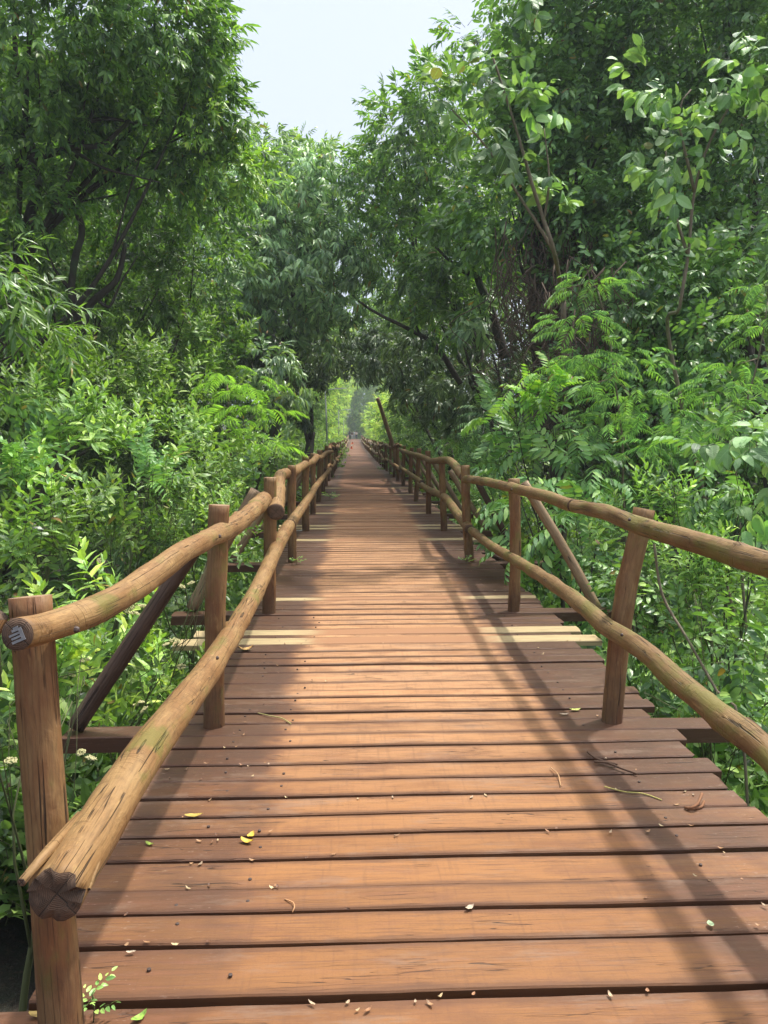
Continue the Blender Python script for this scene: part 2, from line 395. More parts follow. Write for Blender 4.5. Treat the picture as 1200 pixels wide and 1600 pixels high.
# ================================================================== SETTING: ground and hills
def ground():
    xs = np.concatenate([[-900, -300, -120, -60], np.linspace(-30, 30, 90), [60, 120, 300, 900]])
    ys = np.concatenate([[-400, -100, -30], np.linspace(-8, 60, 110), np.linspace(64, 200, 40), [300, 600, 1500]])
    X, Y = np.meshgrid(xs, ys, indexing='ij')
    Z = GZ+.18*np.sin(X*.9+1)*np.cos(Y*.7)+.12*np.sin(X*2.1+Y*1.7)
    Z = Z+np.clip((np.abs(X-.4)-9)/30, 0, 1)*2.0
    Z = Z+np.clip((Y-175)/400, 0, 1)*16+np.clip((np.abs(X)-60)/300, 0, 1)*14
    n, m = X.shape; i, j = np.meshgrid(np.arange(n-1), np.arange(m-1), indexing='ij')
    F = np.stack([i*m+j, (i+1)*m+j, (i+1)*m+j+1, i*m+j+1], -1).reshape(-1, 4)
    t = NT('forest_floor'); tc = t.n('TexCoord').outputs['Object']
    a = t.noise(tc, 3, 6, .65); b = t.noise(tc, 22, 4, .7)
    c = t.mix(t.step(a, .4, .62), (.018, .012, .007), (.014, .018, .008)); c = t.mix(t.step(b, .5, .7), c, (.045, .030, .017))
    m_ = t.done(t.principled(c, .95, b, 1, .05))
    me = mesh_np('ground', np.stack([X, Y, Z], -1).reshape(-1, 3), F, [m_], smooth=True)
    tag(link('ground', me), kind='structure')
ground()

# ================================================================== THE WALKWAY
bridge = empty('footbridge', (0.34, 4, 0))
tag(bridge, 'long reddish brown plank footbridge with peeled log railings running into the forest', 'footbridge')
rng = np.random.default_rng(7)
XL, XR = -.97, 1.71
gaps = [-.9, -.72, -.55, -.37, -.2, -.02, .15, .33, .5, .69, .87, 1.06, 1.24, 1.43, 1.60, 1.79, 2.008, 2.247, 2.408, 2.538, 2.715, 2.898, 3.052, 3.202, 3.382, 3.545, 3.74, 3.904, 4.065, 4.21, 4.362, 4.47, 4.584, 4.741, 4.935, 5.10, 5.264, 5.42, 5.60, 5.775, 5.865, 6.028, 6.18, 6.34, 6.52, 6.71, 6.89, 7.069, 7.20, 7.409, 7.59]
while gaps[-1] < 190:
    gaps.append(gaps[-1]+rng.uniform(.13, .21))
postY = [4.0, 6.6, 9.17, 11.92, 14.4, 16.9, 19.2, 21.6]
while postY[-1] < 150: postY.append(postY[-1]+rng.uniform(2.3, 2.6))
beamY = [-.6] + [1.84] + postY
freshY = [(5.60, -1.34, 1.88), (5.865, -1.24, 1.80), (7.069, -1.02, 1.74), (10.9, -1.25, 1.95), (12.35, -1.2, 1.85), (12.7, -1.22, 1.8), (14.6, -1.2, 1.75), (16.2, -1.1, 1.8), (18.6, -1.15, 1.7), (20.8, -1.1, 1.8)]
GW = {2.008: .030, 2.715: .020, 2.898: .018, 3.202: .022, 3.545: .022, 1.79: .02, 4.584: .012}
def pe_attr(n, m):
    e = np.zeros((m, n+1)); e[3:m-3] = 1; return np.stack([e.ravel()]*3, -1)
def plank(x0, x1, y0, y1, th, zoff, rg, dx, nsub):
    """one plank: a grid strip with uneven edges and ends; returns V, F(quads)."""
    n = max(2, int((x1-x0)/dx)); xs = np.linspace(x0, x1, n+1)
    def wob(a): return a*(np.sin(xs*rg.uniform(1, 3)+rg.uniform(0, 6))*.6+np.sin(xs*rg.uniform(6, 14)+rg.uniform(0, 6))*.3+rg.normal(0, .25, n+1))
    a, b = y0+wob(.0028), y1+wob(.0028)
    rr = .005                                   # eased top edge
    prof = [(a, -th), (a-0, -rr), (a+rr, 0)]+[(a+(b-a)*k/nsub, 0) for k in range(1, nsub)]+[(b-rr, 0), (b, -rr), (b, -th)]
    tilt = rg.normal(0, .003); cup = rg.normal(0, .0015)
    rows = []
    for yy, z in prof:
        f = (yy-a)/(b-a)
        x = xs.copy()
        x[0] += rg.normal(0, .004); x[-1] += rg.normal(0, .004)
        rows.append(np.stack([x, yy, z+zoff+tilt*(f-.5)+cup*np.sin(xs*1.3)+.0012*np.sin(xs*5)], -1))
    V = np.array(rows); m = len(prof); k = n+1
    i, j = np.meshgrid(np.arange(m), np.arange(k-1), indexing='ij'); i2 = (i+1) % m
    F = np.stack([i*k+j, i*k+j+1, i2*k+j+1, i2*k+j], -1).reshape(-1, 4)
    # ends
    e0 = np.arange(m)*k; V2 = V.reshape(-1, 3); ends = []
    for base in (0, k-1):
        idx = e0+base; h = m//2
        for q in range(h-1):
            quad = [idx[q], idx[q+1], idx[m-2-q], idx[m-1-q]]
            if quad[1] == quad[2]: continue
            ends.append(quad if base == 0 else quad[::-1])
    return V2, np.vstack([F, np.array(ends)]), pe_attr(n, m)
def near_any(y, L, tol): return any(abs(y-a) < tol for a in L)
Vd, Fd, Pd, Ed, off = [], [], [], [], 0
beams, fresh = [], []
used = set(); usedf = set()
for a, b in zip(gaps[:-1], gaps[1:]):
    mid = .5*(a+b); far = mid > 22
    x0 = XL+rng.normal(0, .022); x1 = XR+rng.normal(0, .03)
    y0 = a+GW.get(a, rng.uniform(.004, .012) if mid < 3.8 else rng.choice([.004, .010, .016, .024])); y1 = b-rng.uniform(.002, .006)
    bi = [k for k, y in enumerate(beamY) if a <= y < b and k not in used]
    fi = [k for k, f in enumerate(freshY) if a <= f[0]+.01 < b and k not in usedf]
    z = dz(mid)
    if bi:
        used.add(bi[0]); beams.append((y0, y1, z)); continue
    if fi:
        usedf.add(fi[0]); fresh.append((y0, y1, z, freshY[fi[0]])); continue
    V, F, pe = plank(x0, x1, y0, y1, .04, z+rng.normal(0, .0022), rng, .10 if not far else .5, 3 if mid < 8 else 2)
    if mid > 157: continue
    yaw = rng.normal(0, .0022)
    V[:, 1] += (V[:, 0]-.36)*yaw
    Vd.append(V); Ed.append(pe); Fd.append(F+off); off += len(V); Pd.append(np.full(len(F), rng.random()))
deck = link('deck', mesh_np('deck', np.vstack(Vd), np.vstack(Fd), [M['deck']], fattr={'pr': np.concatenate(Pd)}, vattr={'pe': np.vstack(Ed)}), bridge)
for i, (y0, y1, z) in enumerate(beams):
    if y0 > 120: continue
    V, F, pe = plank(-1.55+rng.normal(0, .04), 2.2+rng.normal(0, .06), y0, y1, .085, z+.001, rng, .1 if y0 < 20 else .6, 2)
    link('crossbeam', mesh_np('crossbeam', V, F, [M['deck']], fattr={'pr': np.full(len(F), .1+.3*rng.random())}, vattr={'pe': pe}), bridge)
for y0, y1, z, (_, a, b) in fresh:
    V, F, pe = plank(a, b, y0, y1, .04, z+.006, rng, .1, 2); V[:, 1] += (V[:, 0]-.36)*rng.normal(0, .006)
    o = link('new_plank', mesh_np('new_plank', V, F, [M['fresh']]), bridge); o['label'] = 'pale newly sawn plank'
# stringers and piles below
for x in (-.62, 1.32):
    P = [(x, y, dz(y)-.20) for y in (-3, 22, 40, 88, 150)]
    log_obj('stringer', P, .10, M['beam'], M['log_end'], bridge, rng, 10, 1.0, .02, 0)
for k, y in enumerate([-.6, 1.84]+postY[:30]):
    for x in (-.62, 1.32):
        log_obj('pile', [(x, y+.12, GZ-.3), (x, y+.12, dz(y)-.26)], .07, M['beam'], M['log_end'], bridge, rng, 8, .5, .02, 0)

# posts -----------------------------------------------------------------
def post(base, top, r, mat, knots=2, bend=0.0, ns=14):
    b, t = np.array(base, float), np.array(top, float)
    m = (b+t)/2+np.array([rng.normal(0, .008)+bend, rng.normal(0, .008), 0])
    b2 = b-(t-b)/np.linalg.norm(t-b)*.22
    return log_obj('post', [b2, m, t], [r*1.05, r*.98, r], mat, M['post_end'], bridge, rng, ns, .045, .03, knots)
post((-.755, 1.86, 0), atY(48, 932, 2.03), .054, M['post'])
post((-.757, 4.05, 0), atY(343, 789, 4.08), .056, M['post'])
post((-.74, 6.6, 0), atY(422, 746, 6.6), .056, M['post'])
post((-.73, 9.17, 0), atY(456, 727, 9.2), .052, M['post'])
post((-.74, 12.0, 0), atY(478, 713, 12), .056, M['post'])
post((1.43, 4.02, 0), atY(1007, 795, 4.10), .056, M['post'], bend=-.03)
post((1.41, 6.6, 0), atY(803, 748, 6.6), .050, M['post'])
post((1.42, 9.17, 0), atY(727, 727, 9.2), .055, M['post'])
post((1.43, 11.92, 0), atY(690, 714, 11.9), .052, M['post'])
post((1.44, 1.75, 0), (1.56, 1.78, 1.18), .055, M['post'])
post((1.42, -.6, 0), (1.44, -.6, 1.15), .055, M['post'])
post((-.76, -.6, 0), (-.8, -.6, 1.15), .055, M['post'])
protos = []
for y in postY[4:]:
    for sx, x0 in ((-1, -.75), (1, 1.41)):
        x = x0+rng.normal(0, .02)
        h = 1.14+rng.normal(0, .05)
        if y > 120: continue
        lean = rng.normal(0, .03)
        if len(protos) < 6:
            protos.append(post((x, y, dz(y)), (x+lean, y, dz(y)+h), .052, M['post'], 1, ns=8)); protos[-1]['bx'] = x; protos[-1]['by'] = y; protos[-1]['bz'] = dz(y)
        else:
            p = protos[rng.integers(0, 6)]; c = p.copy(); COL.objects.link(c); c.parent = bridge; c.matrix_parent_inverse = p.matrix_parent_inverse.copy()
            c.location = (x-p['bx'], y-p['by'], dz(y)-p['bz'])
for p in protos:
    for k in ('bx', 'by', 'bz'):
        del p[k]
for o in list(bridge.children):
    for k in ('bx', 'by', 'bz'):
        if k in o: del o[k]
# braces ----------------------------------------------------------------
def brace(a, b, r, mat, ns=10): return log_obj('brace', [a, (np.array(a)+np.array(b))/2+rng.normal(0, .012, 3), b], [r*1.05, r], mat, M['log_end'], bridge, rng, ns, .07, .03, 1)
brace((-1.50, 1.84, .04), (-.93, 1.98, 1.13), .045, M['post'])
brace(atZ(118, 1136, .03), (-.84, 4.13, .98), .045, M['brace'])
brace(atZ(300, 950, .03), (-.84, 6.68, 1.07), .05, M['brace_pale'])
brace((-1.45, 9.2, .03), (-.82, 9.25, 1.05), .045, M['brace_pale'])
brace((-1.42, 11.95, .03), (-.82, 12.05, 1.03), .045, M['brace_pale'])
brace(atZ(934, 952, .03), (1.50, 6.68, 1.13), .043, M['brace_pale'])
brace((2.02, 9.22, .03), (1.50, 9.25, .98), .04, M['brace'])
brace((2.1, 11.95, .03), (1.52, 12.0, .95), .045, M['brace_pale'])
brace((1.86, 9.9, -.06), (2.0, 9.1, -.04), .05, M['brace'])
for y in postY[4:22]:
    if y < 70:
        brace((-1.42, y, dz(y)+.03), (-.83, y+.05, dz(y)+1.0), .045, M['brace_pale'] if rng.random() < .6 else M['brace'], 7)
        if rng.random() < .8: brace((2.08, y, dz(y)+.03), (1.5, y+.05, dz(y)+1.0), .045, M['brace_pale'] if rng.random() < .6 else M['brace'], 7)
# the long pole leaning over the railing
pole = log_obj('leaning_pole', [atY(627, 742, 25.5), atY(612, 690, 25.4), atY(590, 622, 25.0)], [.085, .07, .06], M['brace_pale'], M['post_end'], None, rng, 10, .15, .03, 3)
tag(pole, 'tall bare pole leaning out over the walkway from its railing', 'pole')

# handrails ---------------------------------------------------------------
def X(px, py, x): return tuple(atX(px, py, x))
def rail(name, P, r, mat, **k): return log_obj(name, P, r, mat, M['log_end'], bridge, rng, **k)
tl = rail('handrail', [X(27, 991, -.755), X(62, 984, -.748), X(105, 970, -.735), X(150, 952, -.715), X(200, 925, -.705), X(240, 897, -.70), X(280, 867, -.695), X(325, 842, -.69), X(365, 822, -.69), X(396, 797, -.71), X(414, 779, -.76)], [.039, .042, .045, .049, .055, .060, .065, .066], M['log_l'], ns=22, step=.03, knots=9)
rail('handrail', [X(431, 800, -.615), X(433, 786, -.66), X(435, 765, -.72), X(438, 744, -.79), X(447, 740, -.79), X(458, 738, -.745), X(468, 731, -.74), X(477, 726, -.73), X(488, 722, -.68), X(495, 714, -.64)], [.068, .066, .062, .06, .06, .058], M['log_l'], ns=18, step=.05, knots=8)
rail('handrail', [X(496, 716, -.66), (-.69, 17.0, .98), (-.66, 19.5, 1.0), (-.6, 21.8, .95)], [.06, .055], M['log_l'], ns=10, step=.2)
rail('lower_rail', [(-.66, 1.63, .575), X(150, 1300, -.66), X(225, 1180, -.66), X(300, 1082, -.66), X(345, 1018, -.66), X(400, 925, -.66), X(435, 850, -.66), X(451, 822, -.67)], [.061, .062, .060, .057, .056, .058, .064, .066], M['log_l'], ns=24, step=.03, knots=7, jag=.008)
rail('lower_rail', [X(453, 820, -.665), X(470, 796, -.66), X(488, 770, -.68), X(492, 762, -.68), (-.66, 15.2, .56), (-.66, 17.5, .52), (-.62, 21, .5)], [.062, .055, .055], M['log_l'], ns=12, step=.08, knots=5)
rail('handrail', [(1.45, -1.2, 1.1), (1.45, .8, 1.12), X(1290, 905, 1.46), X(1200, 882, 1.46), X(1120, 857, 1.45), X(1060, 839, 1.44), X(1000, 822, 1.43), X(972, 810, 1.42), X(940, 799, 1.40), X(899, 791, 1.40)], [.045, .042, .041, .042, .048, .045, .042], M['log_r'], ns=22, step=.04, knots=14)
rail('handrail', [X(896, 790, 1.40), X(850, 775, 1.37), X(800, 762, 1.36), X(760, 753, 1.36), X(727, 748, 1.36)], [.042, .043, .048], M['log_r'], ns=18, step=.05, knots=6)
rail('handrail', [X(724, 746, 1.36), X(712, 728, 1.36), X(702, 720, 1.40), X(692, 719, 1.37), X(673, 720, 1.36), X(665, 716, 1.36), X(652, 711, 1.36), X(640, 708, 1.36), X(631, 705, 1.36), (1.36, 22, 1.0)], [.058, .05, .05], M['log_r'], ns=14, step=.08, knots=5)
rail('lower_rail', [(1.40, -1.2, .5), (1.40, 1.2, .52), X(1290, 1260, 1.40), X(1200, 1178, 1.40), X(1150, 1138, 1.40), X(1100, 1098, 1.40), X(1050, 1056, 1.39), X(1000, 1012, 1.385), X(950, 981, 1.36), X(900, 938, 1.36), X(850, 903, 1.36), X(800, 872, 1.37), X(765, 851, 1.37), X(737, 829, 1.38)], [.050, .052, .052, .050, .047, .045, .045], M['log_r'], ns=22, step=.04, knots=16)
rail('lower_rail', [X(734, 827, 1.38), X(715, 803, 1.36), X(700, 782, 1.38), X(690, 774, 1.42), X(670, 765, 1.37), X(655, 755, 1.36)], [.06, .058, .055], M['log_r'], ns=14, step=.07, knots=6)
rail('lower_rail', [(1.36, 15.1, .55), (1.38, 18, .52), (1.36, 22, .5)], .05, M['log_r'], ns=10, step=.2)
for x in (-.68, 1.36):
    for nm, h, y0 in (('handrail', 1.0, 22.1), ('lower_rail', .5, 21.5)):
        y = y0
        while y < 120:
            L = rng.uniform(4.8, 7.5)
            n = 5; P = [(x+rng.normal(0, .05), y+L*k/n, dz(y+L*k/n)+h+rng.normal(0, .06)) for k in range(n+1)]
            rail(nm, P, rng.uniform(.045, .062), M['log_l'] if y < 40 else M['brace_pale'], ns=8, step=.4, knots=1)
            y += L+.02
for nm, h in (('handrail', 1.0), ('lower_rail', .5)):
    rail(nm, [(-.74, -1.2, h), (-.76, .4, h+.02)], .055, M['log_l'], ns=12, step=.1, knots=2)

# painted mark on the near log end: a grey comb-like stamp
def flat_poly(name, polys, T, mat, parent, thick=.0015):
    V, F = [], []
    for (x0, y0, x1, y1) in polys:
        b = len(V); V += [T(x0, y0, 0), T(x1, y0, 0), T(x1, y1, 0), T(x0, y1, 0), T(x0, y0, thick), T(x1, y0, thick), T(x1, y1, thick), T(x0, y1, thick)]
        F += [[b+4, b+5, b+6, b+7], [b, b+3, b+2, b+1], [b, b+1, b+5, b+4], [b+1, b+2, b+6, b+5], [b+2, b+3, b+7, b+6], [b+3, b, b+4, b+7]]
    return link(name, mesh_np(name, np.array(V), np.array(F), [mat]), parent)
P0 = np.array(X(27, 991, -.755)); d0 = P0-np.array(X(62, 984, -.748)); d0 /= np.linalg.norm(d0)
u0 = np.cross([0, 0, 1], d0); u0 /= np.linalg.norm(u0); v0 = np.cross(d0, u0)
def stamp(x, y, z):
    a = R(24); xx, yy = x*math.cos(a)-y*math.sin(a), x*math.sin(a)+y*math.cos(a)
    return P0+(u0*xx+v0*yy)*.001-d0*0+d0*(.002+z)
M['paint'] = plain('faded_grey_paint', (.20, .20, .205), .8, nscale=120)
flat_poly('painted_mark', [(7, -18, 15, 12), (-17, -18, 6.6, -12), (-15, -9, 6.6, -4), (-18, -1, 6.6, 4), (-8, 7, 6.6, 13), (-3, 13.4, 9, 17)], stamp, M['paint'], tl)
# splinters of the split end of the near lower rail
sp = [tube(np.array([(-.625, 1.95, .60), (-.612, 1.80, .59), (-.598, 1.655, .568)]), [.010, .009, .004], 6), tube(np.array([(-.70, 1.90, .615), (-.712, 1.72, .622), (-.722, 1.60, .622)]), [.014, .014, .010], 6)]
V, F, L, cc = joinT(sp); link('splinter', mesh_np('splinter', V, F, [M['log_l'], M['log_end']], cc, vattr={'lc': L}, smooth=True), bridge)
# nails
nv, nf, nl, nc = tube(np.array([(0, 0, -.004), (0, 0, .0025), (0, 0, .0032)]), [.0062, .0062, .0045], 10)
nail_me = mesh_np('nail', nv, nf, [M['nail']], smooth=False)
rn = np.random.default_rng(5)
cnt = 0
for a, b in zip(gaps[:-1], gaps[1:]):
    if a < 1.9 or a > 6.4: continue
    for x in (-.60+rn.normal(0, .015), -.34+rn.normal(0, .02), 1.28+rn.normal(0, .02)):
        if rn.random() < .8 and cnt < 90:
            o = bpy.data.objects.new('nail', nail_me); COL.objects.link(o); o.parent = bridge; o.matrix_parent_inverse = Matrix.Translation(bridge.location).inverted()
            o.location = (x, (a+b)/2+rn.normal(0, .02), .002); cnt += 1
bolt_me = mesh_np('bolt', *tube(np.array([(0, 0, 0), (.006, 0, 0), (.011, 0, 0)]), [.0085, .0085, .005], 8)[:2], [M['nail']])
for (px, py, x) in [(117, 984, -.672), (342, 838, -.632), (985, 812, 1.372), (800, 765, 1.31), (973, 992, 1.325), (338, 1028, -.60)]:
    o = bpy.data.objects.new('bolt', bolt_me); COL.objects.link(o); o.parent = bridge; o.matrix_parent_inverse = Matrix.Translation(bridge.location).inverted()
    o.location = X(px, py, x)
    if x > 0: o.rotation_euler = (0, 0, math.pi)
# small white painted letters on a plank end
cu = bpy.data.curves.new('letters', 'FONT'); cu.body = 'LA3'; cu.size = .15; cu.extrude = .002; cu.align_x = 'CENTER'
tmp = bpy.data.objects.new('letters', cu); COL.objects.link(tmp)
me = bpy.data.meshes.new_from_object(tmp); bpy.data.objects.remove(tmp)
me.materials.clear(); me.materials.append(plain('white_paint', (.75, .75, .73), .7))
lo = link('painted_letters', me, bridge); lo.location = (-.80, 11.98, .012)

# ================================================================== FOLIAGE ENGINE
def unit(v): v = np.asarray(v, float); return v/np.maximum(np.linalg.norm(v, axis=-1, keepdims=True), 1e-9)
def leaf_geo(L, W, droop, fold, simple):
    if simple:
        V = [(0, 0, 0), (.45*L, .5*W, .5*fold*W-.1*droop*L), (L, 0, -droop*L), (.45*L, -.5*W, .5*fold*W-.1*droop*L)]
        return np.array(V), [(0, 2, 1), (0, 3, 2)], np.array([(0, 0, 0), (1, .45, 0), (0, 1, 0), (-1, .45, 0)])
    z = lambda t: -droop*L*t*t
    V = [(0, 0, 0), (.5*L, 0, z(.5)), (L, 0, z(1)), (.24*L, .44*W, z(.24)+fold*W*.44), (.68*L, .38*W, z(.68)+fold*W*.38), (.24*L, -.44*W, z(.24)+fold*W*.44), (.68*L, -.38*W, z(.68)+fold*W*.38)]
    U = [(0, 0, 0), (0, .5, 0), (0, 1, 0), (1, .24, 0), (1, .68, 0), (-1, .24, 0), (-1, .68, 0)]
    return np.array(V), [(0, 1, 3), (1, 4, 3), (1, 2, 4), (0, 5, 1), (1, 5, 6), (1, 6, 2)], np.array(U)
def leaf_round(L, W, droop, fold):
    ts = [0, .12, .30, .5, .70, .88, 1]; ws = [0, .62, .95, 1.0, .80, .42, 0]; V, U, T = [], [], []
    for t, q in zip(ts, ws):
        for sd in (-1, 0, 1):
            V.append((t*L, sd*.5*W*q*(1+.04*math.sin(t*40+sd)), -droop*L*t*t+abs(sd)*fold*W*.5*q+.012*L*math.sin(t*19)*abs(sd))); U.append((sd, t, 0))
    for i in range(len(ts)-1):
        for k in (0, 1):
            a = i*3+k; T += [(a, a+3, a+4), (a, a+4, a+1)]
    return np.array(V), T, np.array(U)
def frame(d, up):
    x = unit(d); z = unit(np.array(up)-x*np.dot(up, x)); y = np.cross(z, x); return np.stack([x, y, z], 1)
def make_spray(leaves, twig, simple, tw=.004):
    """leaves: list of (pos, dir, up, L, W, droop, fold); twig: polyline."""
    Vs, Ts, Us, Ids, Mi, o = [], [], [], [], [], 0; area = 0
    for k, (p, d, up, L, W, dr, fo) in enumerate(leaves):
        V, T, U = leaf_round(L, W, dr, fo) if (W > .1 and not simple) else leaf_geo(L, W, dr, fo, simple)
        V = V@frame(d, up).T+np.array(p)
        Vs.append(V); Us.append(U); Ts += [(a+o, b+o, c+o) for a, b, c in T]; Ids += [k]*len(T); Mi += [0]*len(T); o += len(V); area += L*W*.6
    for P in twig:
        P = np.array(P); n = len(P)
        for i in range(n-1):
            a, b = P[i], P[i+1]; f = frame(b-a, (.1, .2, 1) if abs(unit(b-a)[2]) < .9 else (1, 0, 0)); r0 = tw*(1-.5*i/n)
            ring = [a+f[:, 1]*r0, a-f[:, 1]*r0*.5+f[:, 2]*r0*.8, a-f[:, 1]*r0*.5-f[:, 2]*r0*.8, b]
            Vs.append(np.array(ring)); Us.append(np.zeros((4, 3))); Ts += [(o, o+1, o+3), (o+1, o+2, o+3), (o+2, o, o+3)]; Ids += [len(leaves)]*3; Mi += [1]*3; o += 4
    return dict(V=np.vstack(Vs), T=np.array(Ts), U=np.vstack(Us), id=np.array(Ids), mi=np.array(Mi), n=len(leaves)+1, area=area)
def sp_whorl(rg, n=11, L=.11, W=.03, tl=.28, droop=.25, simple=False, spread=1.0, hang=.5):
    lv = []; tw = [(0, 0, 0), (tl*.5, 0, .01), (tl, 0, -.02)]
    for k in range(n):
        f = .25+.75*k/(n-1); a = k*2.4+rg.normal(0, .3); op = (1.25-.75*f)*spread
        d = np.array([math.cos(op), math.sin(op)*math.cos(a), math.sin(op)*math.sin(a)*.7-hang*.6])
        l = L*rg.uniform(.75, 1.15)
        lv.append(((tl*f, 0, 0), d, (rg.normal(0, .25), rg.normal(0, .25), 1), l, W*l/L, droop*rg.uniform(.5, 1.5), .25))
    return make_spray(lv, [tw], simple)
def sp_alt(rg, n=8, L=.13, W=.065, tl=.34, droop=.22, simple=False, hang=.35, dn=.12):
    lv = []; tw = [(0, 0, 0), (tl*.5, 0, .02), (tl, 0, 0)]
    for k in range(n):
        f = .15+.85*k/(n-1); s = 1 if k % 2 else -1
        if k == n-1: d = (1, 0, -hang)
        else: d = (.75+rg.normal(0, dn), s*1.0+rg.normal(0, dn*1.5), -hang+rg.normal(0, .25))
        l = L*rg.uniform(.7, 1.15)*(1-.25*(f > .85)); p = np.array((tl*f, 0, .02*(1-f)))+unit(d)*.02
        lv.append((p, d, (rg.normal(0, .3), rg.normal(0, .3), 1), l, W*l/L, droop*rg.uniform(.5, 1.5), .15))
    return make_spray(lv, [tw], simple)
def sp_pinnate(rg, pairs=6, L=.13, W=.045, tl=.5, droop=.2, simple=False, arc=.35, hang=.3):
    lv = []; pts = []
    for k in range(pairs+1):
        f = .18+.82*k/pairs; p = np.array((tl*f, 0, .12*tl*math.sin(f*3)-arc*tl*f*f)); pts.append(p)
    for k, p in enumerate(pts):
        t = unit(pts[min(k+1, pairs)]-pts[max(k-1, 0)])
        for s in (1, -1):
            l = L*(.75+.5*math.sin(math.pi*min(1, .15+.85*k/pairs)))*rg.uniform(.9, 1.1)
            lv.append((p, t*.55+np.array((0, s, -hang+rg.normal(0, .08))), (rg.normal(0, .1), 0, 1), l, W*l/L, droop, .12))
    lv.append((pts[-1], t+np.array((0, 0, -hang)), (0, 0, 1), L*.9, W, droop, .12))
    return make_spray(lv, [[(0, 0, 0)]+pts], simple)
def sp_bipinnate(rg, pairs=7, tl=.26, pl=.10, nl=8, ll=.014, lw=.0045):
    """feathery frond: each pinna is a rachis with two rows of tiny leaflets drawn as strips."""
    lv = []; pts = []; tw = []
    for k in range(pairs+1):
        f = .2+.8*k/pairs; pts.append(np.array((tl*f, 0, .1*tl*math.sin(f*3)-.35*tl*f*f)))
    for k, p in enumerate(pts):
        t = unit(pts[min(k+1, pairs)]-pts[max(k-1, 0)]); l = pl*(.6+.55*math.sin(math.pi*min(1, .2+.8*k/pairs)))
        for s in (1, -1):
            d = unit(t*.6+np.array((0, s, -.28+rg.normal(0, .08)))); side = unit(np.cross((0, 0, 1), d))
            for q in (1, -1):              # two leaflet rows
                lv.append((p+side*q*ll*.35, d, (rg.normal(0, .15), rg.normal(0, .15), 1), l, ll*.62, .25, .1*q))
    return make_spray(lv, [[(0, 0, 0)]+pts], True, .002)
def sp_shoot(rg, n=13, L=.12, W=.04, tl=.42, droop=.45, simple=False):
    """upright shoot with arching leaves; axis +x is up the stem."""
    lv = []
    for k in range(n):
        f = .1+.9*k/(n-1); a = k*2.4+rg.normal(0, .2); op = 1.35-.95*f
        d = np.array([math.cos(op), math.sin(op)*math.cos(a), math.sin(op)*math.sin(a)])
        l = L*rg.uniform(.8, 1.15)*(1-.35*f*f)
        lv.append(((tl*f, 0, 0), d, (1, 0, 0) if op > .3 else (0, 0, 1), l, W*l/L, droop*(1-.5*f), .22))
    return make_spray(lv, [[(0, 0, 0), (tl*.5, .008, .004), (tl, 0, 0)]], simple)
rt = np.random.default_rng(21)
def many(f, k=4, **kw): return [f(rt, **kw) for _ in range(k)]
SP = {
 'lance': (many(sp_whorl, 5, n=12, L=.115, W=.042, tl=.28), 'lance'),
 'lance_y': (many(sp_whorl, 4, n=12, L=.115, W=.042, tl=.28), 'lance_y'),
 'lance_big': (many(sp_whorl, 4, n=10, L=.17, W=.036, tl=.34, hang=.35), 'lance'),
 'dome': (many(sp_whorl, 5, n=8, L=.25, W=.072, tl=.26, hang=1.1, droop=.35, spread=1.0), 'dome'),
 'broad': (many(sp_alt, 5, n=8, L=.165, W=.085, tl=.40), 'broad'),
 'broad_s': (many(sp_alt, 5, n=9, L=.11, W=.055, tl=.32), 'broad'),
 'big': (many(sp_alt, 8, n=7, L=.25, W=.145, tl=.36, hang=.55, dn=.35, droop=.32), 'big'),
 'shoot': (many(sp_shoot, 6, n=13, L=.125, W=.052, tl=.40), 'shoot'),
 'shoot_s': (many(sp_shoot, 5, n=13, L=.095, W=.038, tl=.32), 'shoot'),
 'fshrub': (many(sp_shoot, 5, n=10, L=.155, W=.068, tl=.30, droop=.35), 'flower_shrub'),
 'fern': (many(sp_bipinnate, 4, tl=.27, pl=.095), 'fern'),
 'fern_y': (many(sp_bipinnate, 4, tl=.28, pl=.11), 'fern_y'),
 'comp': (many(sp_pinnate, 4, pairs=5, L=.17, W=.06, tl=.46, hang=.35), 'comp'),
 'comp_s': (many(sp_pinnate, 4, pairs=7, L=.095, W=.03, tl=.40, hang=.3), 'comp'),
 'comp_y': (many(sp_pinnate, 4, pairs=7, L=.11, W=.036, tl=.40, hang=.55), 'comp_y'),
 'low': (many(sp_alt, 5, n=8, L=.095, W=.048, tl=.24, hang=.1), 'low'),
 'far': (many(sp_whorl, 4, n=10, L=.30, W=.085, tl=.55, simple=True, hang=.6), 'far'),
 'far_y': (many(sp_whorl, 4, n=10, L=.30, W=.09, tl=.55, simple=True, hang=.3), 'far_y'),
}
